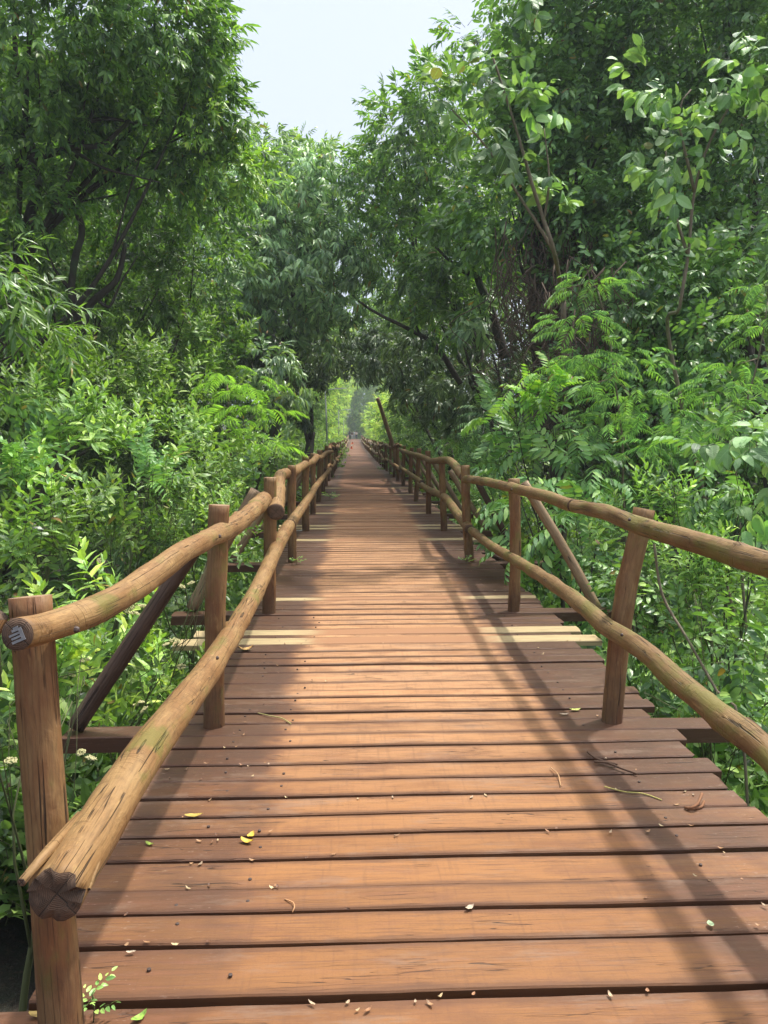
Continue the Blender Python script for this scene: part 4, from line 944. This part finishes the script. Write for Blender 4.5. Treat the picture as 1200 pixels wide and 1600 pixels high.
# ================================================================== SHRUBS, LEFT SIDE
LB = [
 ('leafy_shrub', 'tall bright shrub of upright shoots, first below the overhanging pale leaves', 'shoot', [(90, 660, 7.6, 75, 45, .7), (150, 690, 7.4, 70, 55, .7), (60, 720, 7.0, 70, 50, .7)], (-3.4, 7.8), 1.0, 1.15),
 ('leafy_shrub', 'dark shrub half hidden in shade behind the tall bright shrub', 'shoot', [(110, 600, 10, 90, 35, .8), (40, 650, 9.5, 70, 60, .8), (190, 590, 10.5, 80, 40, .8)], (-4.4, 10.3), 1.0, .55),  # shade is put into the leaf colour by the low tone value
 ('leafy_shrub', 'shrub with a few yellow leaves in the middle of the left thicket', 'shoot', [(220, 700, 8.2, 70, 50, .7), (280, 690, 8.8, 60, 50, .7), (210, 750, 7.6, 60, 45, .6)], (-2.9, 8.6), .9, 1.05),
 ('leafy_shrub', 'big shrub slope climbing toward the dome between forked trunk and feathery sapling', 'shoot', [(280, 600, 13, 80, 50, 1.0), (330, 560, 14, 60, 50, 1.0), (250, 640, 12, 70, 40, .8), (300, 520, 15, 50, 50, 1.0), (380, 560, 15, 50, 30, .8)], (-3.9, 13.6), 1.15, .85),
 ('leafy_shrub', 'dark glossy shrub in the centre of the thicket before the first railing posts', 'shoot', [(190, 810, 6.4, 75, 50, .6), (250, 780, 7.0, 60, 55, .6), (150, 860, 5.8, 60, 40, .5)], (-2.6, 6.9), .95, .8),
 ('leafy_shrub', 'spreading light green shrub at the left edge above the near handrail', 'shoot', [(50, 780, 6.2, 80, 45, .6), (20, 850, 5.4, 70, 45, .5), (90, 840, 5.6, 60, 45, .5), (-20, 760, 6, 60, 60, .6)], (-3.0, 6.2), .9, 1.1),
 ('leafy_shrub', 'fine leaved shrub just outside the left railing by its second and third posts', 'shoot_s', [(330, 770, 9.0, 55, 45, .5), (370, 730, 10.5, 50, 35, .6), (330, 820, 8.0, 50, 40, .5), (390, 760, 10, 35, 30, .4)], (-2.2, 9.4), 1.0, 1.05),
 ('leafy_shrub', 'pale fine shrub below the feathery sapling next to the bent handrail', 'shoot_s', [(420, 715, 12.5, 40, 22, .5), (455, 715, 14, 25, 14, .4), (385, 700, 12.5, 40, 25, .5)], (-2.0, 12.8), 1.1, 1.15),
 ('leafy_shrub', 'dense green shrub under the split joint of the left handrail', 'shoot_s', [(370, 850, 7.8, 40, 40, .35), (290, 860, 7.2, 50, 45, .4), (395, 880, 7.6, 22, 30, .25), (300, 910, 6.3, 40, 30, .3)], (-1.75, 7.6), .9, .95),
 ('flowering_shrub', 'broad leaved shrub with cream flower heads between the first two left posts', 'fshrub', [(150, 930, 4.6, 75, 30, .45), (230, 950, 4.8, 60, 40, .4), (200, 1010, 4.2, 75, 45, .35), (110, 990, 4.9, 60, 50, .35), (150, 1050, 4.9, 60, 50, .3), (230, 1060, 5.1, 50, 50, .3), (90, 1100, 4.7, 50, 40, .3), (280, 985, 5.4, 45, 30, .25)], (-1.95, 4.9), .8, 1.25),
 ('flowering_shrub', 'shaded broad leaved shrub with small cream flowers below the near crossbeam', 'fshrub', [(180, 1190, 3.45, 70, 45, .25), (130, 1110, 3.5, 55, 35, .25), (40, 1190, 3.3, 50, 50, .25), (100, 1240, 3.4, 50, 30, .2)], (-1.6, 3.4), .75, .95),
 ('flowering_shrub', 'leafy flowering shrub squeezed behind the second left post', 'fshrub', [(270, 1010, 4.9, 38, 50, .3), (240, 1080, 4.5, 45, 40, .3), (300, 1060, 4.9, 30, 35, .25), (20, 1090, 3.3, 45, 50, .3)], (-1.5, 4.8), .7, .95),
]
shrub_objs = {}
for i, (nm, lb, sp, bl, (bx, by), sc, tm) in enumerate(LB):
    if i < 9 and i != 1: bl = bl[:-1]+[bl[-1]+(('broad_s', 'low', 'comp_s')[i % 3],)]
    shrub_objs[i] = plant(nm, lb, 'shrub', sp, bl, g(bx, by), .022, 2.6, 60+i, scale=sc, tonemul=tm, shoot=True, csz=.11, nstem=5, bark='twig')
# cream flower heads: many tiny florets in a rounded head
fm = plain('cream_florets', (.50, .47, .24), .7); gm = plain('flower_stalk', (.10, .17, .04), .7)
def flower_head(rg, rad):
    parts = []; 
    n = 90; d = unit(rg.normal(0, 1, (n, 3))*[1, 1, .6]); d[:, 2] = np.abs(d[:, 2])
    Vs, Fs, mi, o = [], [], [], 0
    oct_ = np.array([(1, 0, 0), (0, 1, 0), (-1, 0, 0), (0, -1, 0), (0, 0, 1), (0, 0, -1)], float); of = np.array([(0, 1, 4), (1, 2, 4), (2, 3, 4), (3, 0, 4), (1, 0, 5), (2, 1, 5), (3, 2, 5), (0, 3, 5)])
    for q in d:
        p = q*rad*rg.uniform(.6, 1)*[1, 1, .6]; Vs.append(oct_*rg.uniform(.003, .006)+p); Fs.append(of+o); mi += [0]*8; o += 6
        Vs.append(np.array([p, (0.001, 0, -.03), (-.001, .001, -.03)])); Fs.append(np.array([[o, o+1, o+2]])); mi.append(1); o += 3
    V, F, L, cc = tube(np.array([(0, 0, -.10), (0, 0, -.03)]), .0015, 4, ends=(False, False))
    F3 = np.vstack([F[:, :3], F[:, [0, 2, 3]]]); Vs.append(V); Fs.append(F3+o); mi += [1]*len(F3)
    return mesh_np('flower_head', np.vstack(Vs), np.vstack(Fs), [fm, gm], mi)
rf = np.random.default_rng(8); heads = [flower_head(rf, r) for r in (.040, .030, .022)]
FH = [(205, 955, 5.1, 9, 0), (225, 952, 5.15, 9, 0), (240, 958, 5.15, 9, 0), (275, 1005, 5.0, 9, 0), (195, 1015, 4.75, 9, 1), (100, 1063, 4.8, 9, 1), (212, 963, 5.05, 9, 0), (115, 1058, 4.8, 9, 2), (285, 920, 5.4, 9, 1), (300, 915, 5.5, 9, 1),
      (145, 1188, 3.8, 10, 1), (215, 1105, 4.5, 10, 2), (228, 1112, 4.5, 10, 1), (222, 1100, 4.5, 10, 2), (22, 1192, 3.4, 10, 1), (130, 1178, 3.8, 10, 2), (285, 1045, 4.8, 11, 1), (262, 1010, 4.85, 11, 2), (135, 1035, 4.7, 9, 1), (160, 880, 5.2, 9, 1), (248, 945, 5.2, 9, 1), (232, 965, 5.0, 9, 2)]
for px, py, Y, si, k in FH:
    p = shrub_objs[si]; o = link('flower_head', heads[k], p); o.location = atY(px, py, Y)+np.array([0, -.03, .02]); o.rotation_euler = (rf.normal(-.3, .2), rf.normal(0, .2), rf.uniform(0, 6))

# ================================================================== GROUND COVER AND THE WOOD BEYOND
rg = np.random.default_rng(404)
def cover(name, sp, n, fx, fy, seed, scale, zmax=.35, tone=1.0):
    rg = np.random.default_rng(seed); x = fx(rg, n); y = fy(rg, n); z = GZ+.15+rg.random(n)**1.5*zmax
    z = z+.25*np.sin(x*1.3+y*.8)
    P = np.stack([x, y, z], 1); D = np.stack([rg.normal(0, .7, n), rg.normal(0, .7, n), np.full(n, .75)], 1)
    me, _ = foliage_mesh(name, sp, P, D, rg.uniform(.8, 1.4, n)*scale, np.clip(rg.normal(1, .2, n), .5, 1.6)*tone, rg, .5)
    tag(link(name, me), kind='stuff')
cover('ground_cover', 'low', 9000, lambda r, n: 1.5+np.abs(r.normal(0, 2.6, n)), lambda r, n: r.uniform(2.0, 13, n), 1, 1.25, .75, 1.15)
cover('ground_cover', 'low', 7000, lambda r, n: -.9-np.abs(r.normal(0, 2.0, n)), lambda r, n: r.uniform(4.3, 14, n), 2, 1.25, .6, .7)
cover('ground_cover', 'far', 2600, lambda r, n: np.where(r.random(n) < .5, -1.3-np.abs(r.normal(0, 5, n)), 2.0+np.abs(r.normal(0, 5, n))), lambda r, n: r.uniform(12, 60, n), 3, 1.0, .8, .8)
# bank of undergrowth beside the railings further on
def bank(seed, rows, sp, lai, scale, tone, name='undergrowth'):
    rg = np.random.default_rng(seed); P, D, T = [], [], []
    ar = np.mean([t['area'] for t in SP[sp][0]])*scale**2
    for (c, r) in rows:
        n = int(lai*math.pi*r[0]*r[2]*2/ar)
        p, d, t = blob_points(c, r, n, rg, csz=.3, shell=.22, cpc=6); P.append(p); D.append(d); T.append(t)
    P, D, T = np.vstack(P), np.vstack(D), np.concatenate(T)*tone
    ok = ~((P[:, 1] < 158) & (P[:, 0] > np.where(P[:, 1] > 23, -.78, -1.15)) & (P[:, 0] < np.where(P[:, 1] > 30, 1.6, 1.85)) & (P[:, 2] < 2.6)); P, D, T = P[ok], D[ok], T[ok]
    me, _ = foliage_mesh(name, sp, P, D, rg.uniform(.8, 1.25, len(P))*scale, T, rg)
    NLEAF[0] += len(me.polygons)
    tag(link(name, me), kind='stuff')
rows = []
for y in np.arange(15, 60, 2.2):
    for s, x in ((-1, -2.6 if y < 23 else -2.0), (1, 3.3)):
        rows.append(((x+s*rg.uniform(-.2, .7), y+rg.normal(0, .4), rg.uniform(-.9, -.1)), (rg.uniform(1.0, 1.4), 1.3, rg.uniform(.7, 1.3))))
bank(51, rows, 'shoot', 1.7, 1.6, .8)
# side woods: dense masses left and right
rows = []
for y in np.arange(9, 40, 3.0):
    for s in (-1, 1):
        for z in np.arange(-.5, (12.5 if s < 0 or y > 27 else 6.0), 2.6):
            x = s*(9.0+rg.uniform(0, 2.5))+.4+(1.5 if s > 0 else 0)
            rows.append(((x, y+rg.normal(0, .7), z+rg.normal(0, .4)), (1.9, 1.9, 1.7)))
bank(52, rows, 'far', 1.5, 1.0, .75, 'side_wood')
# behind the visible trees
rows = []
for x in np.concatenate([np.arange(-15, -3.9, 2.0), np.arange(4.4, 17, 2.0)]):
    for z in np.arange(-.5, (17.0 if x < -6 else 9.0) if x < 0 else (18.0 if x > 7 else 11), 2.2):
        rows.append(((x+rg.normal(0, .4), 32+rg.normal(0, 1.5), z), (1.7, 1.5, 1.6)))
bank(53, rows, 'far', 2.0, 1.0, .8, 'back_wood')
# the tunnel beyond: leaves, partly coloured as if sunlit, on both sides of the far walkway
rows, rows2 = [], []
for y in np.arange(36, 175, 4.0):
    for s in (-1, 1):
        for z in np.arange(-.6, 9.5 if (s < 0 or y < 58) else 5.0, 2.0):
            w_ = 2.8+.35*max(0, z-4)*(-1)*.9+rg.uniform(0, .9)
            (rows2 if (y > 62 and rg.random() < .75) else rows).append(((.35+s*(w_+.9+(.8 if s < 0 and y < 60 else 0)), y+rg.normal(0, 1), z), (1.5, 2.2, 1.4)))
    if 44 < y < 58:
        for x in (-2, 0, 2, 4):
            if y % 8 < 4: (rows2 if y > 66 else rows).append(((x+rg.normal(0, .4), y, 7.5+rg.normal(0, .5)+max(0, (y-90))*.03), (1.6, 2.0, .9)))
for x in np.arange(-2.6, 5, 1.3): rows.append(((x, 38+rg.normal(0, .5), 5.1+rg.normal(0, .2)), (1.1, 1.2, .8)))
for x in np.arange(-6, 8, 1.8):
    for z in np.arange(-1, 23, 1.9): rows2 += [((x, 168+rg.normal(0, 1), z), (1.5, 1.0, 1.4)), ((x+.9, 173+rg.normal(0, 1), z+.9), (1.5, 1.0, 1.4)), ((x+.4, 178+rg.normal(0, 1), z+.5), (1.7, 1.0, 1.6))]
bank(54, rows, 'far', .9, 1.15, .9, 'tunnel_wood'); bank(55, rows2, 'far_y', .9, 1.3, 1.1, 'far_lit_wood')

# ================================================================== LAMP POSTS
def lamp(x, y, h, arm, label, lean=0.0):
    z0 = dz(y)-.1; th = empty('lamp_post', (x, y, z0)); tag(th, label, 'lamp post', 'lamp posts along the walkway')
    V, F, L, cc = tube(np.array([(x, y, z0-1.5), (x-lean*.4, y, z0+h*.5), (x-lean, y, z0+h)]), [.045, .04, .034], 10); link('pole', mesh_np('pole', V, F, [M['metal']], smooth=True), th)
    V, F, L, cc = tube(np.array([(x-lean, y, z0+h-.02), (x-lean+arm*.65, y, z0+h+.05)]), .024, 8); link('arm', mesh_np('arm', V, F, [M['metal']], smooth=True), th)
    a, b = x-lean+arm*.6, x-lean+arm*1.15
    V = np.array([(a, y-.10, z0+h+.02), (b, y-.13, z0+h+.06), (b, y+.13, z0+h+.06), (a, y+.10, z0+h+.02), (a, y-.07, z0+h+.09), (b, y-.10, z0+h+.10), (b, y+.10, z0+h+.10), (a, y+.07, z0+h+.09)])
    F = np.array([[0, 3, 2, 1], [4, 5, 6, 7], [0, 1, 5, 4], [1, 2, 6, 5], [2, 3, 7, 6], [3, 0, 4, 7]])
    link('lamp_head', mesh_np('lamp_head', V, F, [M['metal']]), th)
lamp(-1.30, 40, 3.95, .95, 'grey bent arm lamp post nearest to the viewer, at the tunnel mouth', .1)
lamp(-1.28, 72, 3.9, 1.0, 'second lamp post, half lost against the foliage')
lamp(-1.20, 104, 3.9, 1.0, 'third lamp post, farthest along the walkway', )

# ================================================================== CONES ON THE WALKWAY
om = plain('orange_plastic', (.62, .13, .04), .5); wm = plain('white_band', (.75, .72, .68), .5)
def cone(x, y, h, label):
    th = empty('traffic_cone', (x, y, dz(y))); tag(th, label, 'cone')
    z = dz(y)+.01
    V, F = box(x-.16, x+.16, y-.16, y+.16, z, z+.03); link('base', mesh_np('base', V, F, [om]), th)
    V, F, L, cc = tube(np.array([(x, y, z+.03), (x, y, z+h*.45), (x, y, z+h*.46), (x, y, z+h*.72), (x, y, z+h*.73), (x, y, z+h)]), [.12, .075, .075, .05, .05, .025], 14)
    mi = np.zeros(len(F)); mi[14*2:14*3] = 1
    link('body', mesh_np('body', V, F, [om, wm], mi, smooth=True), th)
cone(.02-.15, 84, .62, 'small orange and white cone standing on the sunlit far planks')
cone(-.02, 112, .6, 'whitish small cone further back toward the distant people')

# ================================================================== PEOPLE far down the walkway
def person(x, y, h, shirt, legs, hair, skin, label, face=1, arm=.0, step=.1, seed=0):
    z = dz(y); k = h/1.75
    th = empty('person', (x, y, z)); tag(th, label, 'person', 'people far down the walkway')
    J = {'pelvis': (0, 0, .95), 'waist': (0, 0, 1.10), 'chest': (0, 0, 1.32), 'neck': (0, 0, 1.48), 'head': (0, -.01*face, 1.60), 'crown': (0, -.01*face, 1.72)}
    for s, n in ((-1, 'l'), (1, 'r')):
        J['hip'+n] = (s*.09, 0, .90); J['knee'+n] = (s*.10, -s*step*.6*face, .50); J['ank'+n] = (s*.10, s*step*.8*face-s*step*face, .09); J['toe'+n] = (s*.12, s*step*.2-.16*face, .03)
        J['sho'+n] = (s*.19, 0, 1.42); J['elb'+n] = (s*.26, .03+arm*-.1, 1.14); J['wri'+n] = (s*.25, -.06*face-arm*.15, .90+arm*.2); J['han'+n] = (s*.24, -.09*face-arm*.2, .80+arm*.25)
    names = list(J); rad = dict(pelvis=.13, waist=.115, chest=.135, neck=.055, head=.092, crown=.06)
    E = [('pelvis', 'waist'), ('waist', 'chest'), ('chest', 'neck'), ('neck', 'head'), ('head', 'crown')]
    for n in 'lr':
        rad.update({'hip'+n: .095, 'knee'+n: .06, 'ank'+n: .04, 'toe'+n: .035, 'sho'+n: .06, 'elb'+n: .042, 'wri'+n: .03, 'han'+n: .035})
        E += [('pelvis', 'hip'+n), ('hip'+n, 'knee'+n), ('knee'+n, 'ank'+n), ('ank'+n, 'toe'+n), ('chest', 'sho'+n), ('sho'+n, 'elb'+n), ('elb'+n, 'wri'+n), ('wri'+n, 'han'+n)]
    def skin_mesh(nm, sel, grow, mat):
        ns = [n for n in names if n in sel]; me = bpy.data.meshes.new(nm)
        me.from_pydata([tuple(c*k for c in J[n]) for n in ns], [(ns.index(a), ns.index(b)) for a, b in E if a in sel and b in sel], [])
        o = bpy.data.objects.new(nm, me); COL.objects.link(o)
        m = o.modifiers.new('skin', 'SKIN'); m.use_smooth_shade = True
        for i, n in enumerate(ns):
            sv = me.skin_vertices[0].data[i]; sv.radius = (rad[n]*k*grow, rad[n]*k*grow*(.75 if n in ('chest', 'waist', 'pelvis') else 1)); sv.use_root = (i == 0)
        s = o.modifiers.new('sub', 'SUBSURF'); s.levels = s.render_levels = 1
        dg = bpy.context.evaluated_depsgraph_get(); m2 = bpy.data.meshes.new_from_object(o.evaluated_get(dg)); bpy.data.objects.remove(o)
        m2.materials.clear(); m2.materials.append(mat); q = link(nm, m2, th); q.location = (x, y, z); return q
    skinm = plain('skin', skin, .6); shm = plain('shirt_cloth', shirt, .85); lm = plain('trouser_cloth', legs, .85); hm = plain('hair', hair, .6)
    skin_mesh('body', names, 1.0, skinm)
    skin_mesh('shirt', ['pelvis', 'waist', 'chest', 'shol', 'shor', 'elbl', 'elbr'], 1.12, shm)
    skin_mesh('trousers', ['pelvis', 'hipl', 'hipr', 'kneel', 'kneer', 'ankl', 'ankr'], 1.13, lm)
    V, F, L, cc = tube(np.array([(0, .02*face, 1.58), (0, .015*face, 1.66), (0, .01*face, 1.73), (0, .01*face, 1.76)])*k+[x, y, z], np.array([.085, .105, .09, .03])*k, 12); link('hair', mesh_np('hair', V, F, [hm], smooth=True), th)
bk = (.012, .01, .01)
person(-.55, 149, 1.72, (.02, .02, .025), (.03, .03, .035), bk, (.25, .14, .09), 'person in all dark clothes, first on the left of the small far group', 1, step=.12)
person(-.12, 150, 1.62, (.10, .05, .04), (.55, .56, .60), bk, (.28, .16, .10), 'person in dark top and light trousers in the far group', 1, step=.2)
person(.30, 151, 1.74, (.60, .60, .66), (.35, .38, .45), bk, (.28, .16, .10), 'person in light shirt and greyish trousers in the far group', 1, step=.1)
person(.72, 149.5, 1.66, (.66, .52, .50), (.025, .025, .03), bk, (.28, .16, .10), 'person in pinkish top and black trousers, last on the right of the far group', 1, arm=.5, step=.18)

# ================================================================== LITTER ON THE DECK
def litter(name, px, py, L, W, col, label, cat='leaf', curl=.3, rot=0, group=None, seed=0, at=None):
    rg = np.random.default_rng(seed+int(px)); c = atZ(px, py, .008) if at is None else np.array(at)
    n = 7; V, F = [], []
    for i in range(n):
        t = i/(n-1); w_ = W*math.sin(math.pi*min(1, .06+.94*t))**.8*.5*(1+rg.normal(0, .08)); h = curl*L*(t-.5)**2*2+rg.normal(0, .0008)
        for s in (-1, 0, 1):
            V.append(((t-.5)*L, s*w_, h+abs(s)*curl*W*.35))
    for i in range(n-1):
        for s in range(2):
            a = i*3+s; F.append((a, a+3, a+4, a+1))
    V = np.array(V); a = rot if rot else rg.uniform(0, 6.28)
    Rz = np.array([[math.cos(a), -math.sin(a), 0], [math.sin(a), math.cos(a), 0], [0, 0, 1]])
    V = V@Rz.T+c
    key = 'leaf_%.2f_%.2f_%.2f' % col
    if key not in M:
        t = NT('dry_leaf'); tc = t.n('TexCoord').outputs['Object']; nz = t.noise(tc, 60, 3)
        M[key] = t.done(t.principled(t.mix(t.step(nz, .45, .7), col, tuple(x*.45 for x in col)), .6, nz, .3, .002))
    o = link(name, mesh_np(name, V, np.array(F), [M[key]], smooth=True)); tag(o, label, cat, group)
Y_, TAN, PALE, GRN, BRN = (.55, .36, .04), (.34, .19, .09), (.48, .37, .26), (.13, .28, .05), (.16, .07, .03)
litter('fallen_leaf', 384, 1016, .11, .06, (.55, .33, .12), 'large dry tan leaf lying near the pale new planks on the left', curl=.5, rot=.2)
litter('fallen_leaf', 392, 1306, .045, .025, Y_, 'bright yellow leaf, upper one of a pair on the planks', curl=.4, rot=1.2)
litter('fallen_leaf', 386, 1315, .055, .026, Y_, 'bright yellow leaf, lower one of a pair on the planks', curl=.4, rot=-.4)
litter('fallen_leaf', 303, 1274, .075, .03, (.42, .30, .06), 'flat mottled yellow brown leaf close to the left lower rail', curl=.15, rot=.1)
litter('fallen_leaf', 234, 1319, .04, .018, (.25, .33, .04), 'small yellow green leaf in a plank gap beside the left rail', rot=-.5)
litter('fallen_leaf', 1110, 1443, .03, .022, (.30, .40, .22), 'round pale green leaf alone on the dark shadow band', curl=.1, rot=1.5)
litter('fallen_leaf', 734, 1418, .036, .018, PALE, 'whitish leaf scrap alone in the middle of the near planks', curl=.3, rot=.6)
litter('fallen_leaf', 899, 1109, .07, .028, (.40, .42, .10), 'yellow green leaf near the foot of the right post', curl=.2, rot=.2)
litter('fallen_leaf', 882, 1116, .055, .02, PALE, 'cream leaf beside the yellow green one near the right post', curl=.2, rot=.1)
litter('fallen_leaf', 218, 1590, .05, .022, (.25, .42, .06), 'fresh lime leaf at the foot of the small seedling', curl=.4, rot=.9)
litter('fallen_leaf', 60, 1586, .05, .024, (.40, .27, .07), 'curled yellowish leaf left of the nearest post', curl=.4, rot=.1)
litter('fallen_leaf', 205, 1487, .03, .010, PALE, 'thin white chip next to the nearest post', 'chip', curl=.1, rot=.1)
rl = np.random.default_rng(12)
for (px, py) in [(488, 1568), (540, 1566), (578, 1578), (648, 1565), (690, 1556), (740, 1553), (672, 1568), (955, 1555), (1010, 1548), (560, 1578), (560, 1248), (610, 1246), (735, 1246), (760, 1243), (855, 1299), (955, 1300), (1010, 1299), (1083, 1242), (1072, 1237), (290, 1202), (262, 1202), (375, 1195), (390, 1197), (418, 1194), (310, 1314), (330, 1316), (300, 1349), (316, 1350), (395, 1344), (340, 1313), (1132, 1332), (1160, 1374), (1195, 1414), (1182, 1445), (1110, 1376), (620, 1306), (615, 1305), (950, 1185), (850, 1020), (905, 1000), (800, 1030), (745, 1082), (600, 1022), (530, 905), (640, 895), (745, 915), (770, 880), (560, 780), (690, 860), (455, 905), (460, 890), (500, 930), (700, 940)]:
    litter('leaf_scrap', px+rl.normal(0, 2), py, rl.uniform(.012, .030), rl.uniform(.006, .011), [(.40, .28, .17), TAN, (.42, .30, .15), (.30, .14, .06)][rl.integers(0, 4)], 'tiny dry leaf scrap caught along the plank gaps', 'leaf scrap', curl=.35, group='dry leaf scraps on the planks', seed=int(py))
for k in range(110):
    gy = gaps[17+int(rl.random()**1.3*42)]; side = rl.random()
    gx = rl.normal(-.55, .17) if side < .4 else (rl.normal(1.35, .17) if side < .75 else rl.uniform(-.8, 1.6))
    if -.93 < gx < 1.65:
        litter('leaf_scrap', 100+k, 0, rl.uniform(.010, .028), rl.uniform(.005, .011), [TAN, (.5, .38, .2), (.20, .09, .04), (.13, .055, .025), (.30, .15, .06)][rl.integers(0, 5)], 'tiny dry leaf scrap caught along the plank gaps', 'leaf scrap', curl=.35, group='dry leaf scraps on the planks', seed=k, at=(gx, gy+rl.normal(.012, .012), .006))
def twig(name, lab, runs, col, r):
    parts = [tube(catmull([atZ(a, b, zz) for a, b, zz in run], .02), r, 6) for run in runs]
    V, F, L, cc = joinT(parts); key = 'tw%.2f' % col[0]
    if key not in M: M[key] = plain('dry_twig', col, .8, nscale=50)
    tag(link(name, mesh_np(name, V, F, [M[key]], smooth=True)), lab, 'twig')
twig('fallen_twig', 'forked brown twig lying on the planks near the right edge', [[(918, 1175, .012), (930, 1184, .016), (945, 1190, .013), (970, 1200, .012), (996, 1209, .010)], [(928, 1190, .012), (945, 1191, .014), (965, 1194, .012)]], (.11, .06, .035), .0055)
twig('fallen_stalk', 'thin yellow green stalk lying below the forked twig', [[(944, 1229, .008), (975, 1237, .012), (1005, 1240, .010), (1034, 1250, .008)]], (.38, .33, .10), .0028)
twig('fallen_stalk', 'short pale curved stalk on the planks in the middle', [[(860, 1199, .007), (872, 1210, .012), (876, 1228, .007)]], (.42, .25, .12), .0025)
twig('fallen_stalk', 'thin greenish stalk on the worn left planks beyond the second post', [[(403, 1114, .006), (425, 1119, .012), (440, 1122, .010), (455, 1131, .006)]], (.30, .27, .10), .003)
twig('fallen_stalk', 'tiny hooked tan stalk on the nearest planks', [[(445, 1405, .006), (458, 1410, .012), (460, 1418, .010), (457, 1425, .006)]], (.45, .24, .11), .0022)
twig('curled_dry_leaf', 'rolled up brown dry leaf at the right end of a plank', [[(1070, 1262, .010), (1080, 1262, .02), (1090, 1256, .03), (1097, 1240, .045)], [(1075, 1265, .006), (1095, 1261, .01), (1100, 1252, .012)]], (.20, .09, .04), .006)
# seedlings growing through the deck
def seedling(px, py, L, n, label, sp='low', sc=.4, seed=1, tn=1.6, big=False):
    rg = np.random.default_rng(seed); b = atZ(px, py, 0.0); th = empty('seedling', b); tag(th, label, 'seedling')
    V, F, L_, cc = tube(catmull([b, b+[.004, 0, L*.5], b+[.0, 0, L]], .02), .002, 5); link('stem', mesh_np('stem', V, F, [M['twig']], smooth=True), th)
    a = np.arange(n)*2.4; D = np.stack([np.cos(a), np.sin(a), np.full(n, .45)], 1); P = b+np.outer(np.linspace(.35, 1, n), [0, 0, L])
    me, _ = foliage_mesh('foliage', sp, P, D, np.full(n, sc), np.full(n, tn), rg, .1); link('foliage', me, th)
seedling(146, 1598, .085, 4, 'small bright green seedling sprouting beside the nearest post', sc=.26, seed=4)
seedling(515, 782, .12, 5, 'bright green plantlet growing up through the planks by the left railing', sc=.75, seed=5)
seedling(728, 882, .06, 4, 'tiny weed at the foot of the third right post', sc=.4, seed=6)
seedling(463, 882, .05, 4, 'tiny weed at the foot of the third left post', sc=.4, seed=7)
print('LEAF TRIS', NLEAF[0])

# ================================================================== HUMID AIR
hb = box(-60, 60, -12, 185, GZ-1.6, 26)
t = NT('humid_air'); v = t.n('VolumePrincipled'); v.inputs['Color'].default_value = (.80, .88, .96, 1); v.inputs['Density'].default_value = .0010
v.inputs['Anisotropy'].default_value = .2
t.l(v.outputs[0], t.out.inputs['Volume'])
hm_ = t.m
tag(link('haze', mesh_np('haze', hb[0], hb[1], [hm_])), kind='stuff')

# dead sticks on the dark ground under the near end of the walkway
rq = np.random.default_rng(77); parts = []
for k in range(26):
    a = np.array([rq.uniform(-3.2, -1.1), rq.uniform(2.2, 5.2), GZ+.12+rq.uniform(0, .2)]); d = unit(rq.normal(0, 1, 3)*[1, 1, .25]); l_ = rq.uniform(.3, .9)
    parts.append(pathtube([a, a+d*l_*.5+rq.normal(0, .04, 3), a+d*l_], rq.uniform(.006, .016), .004, rq, 5, .2))
V, F, L, cc = joinT(parts); tag(link('dead_sticks', mesh_np('dead_sticks', V, F, [M['vine']], smooth=True)), kind='stuff')
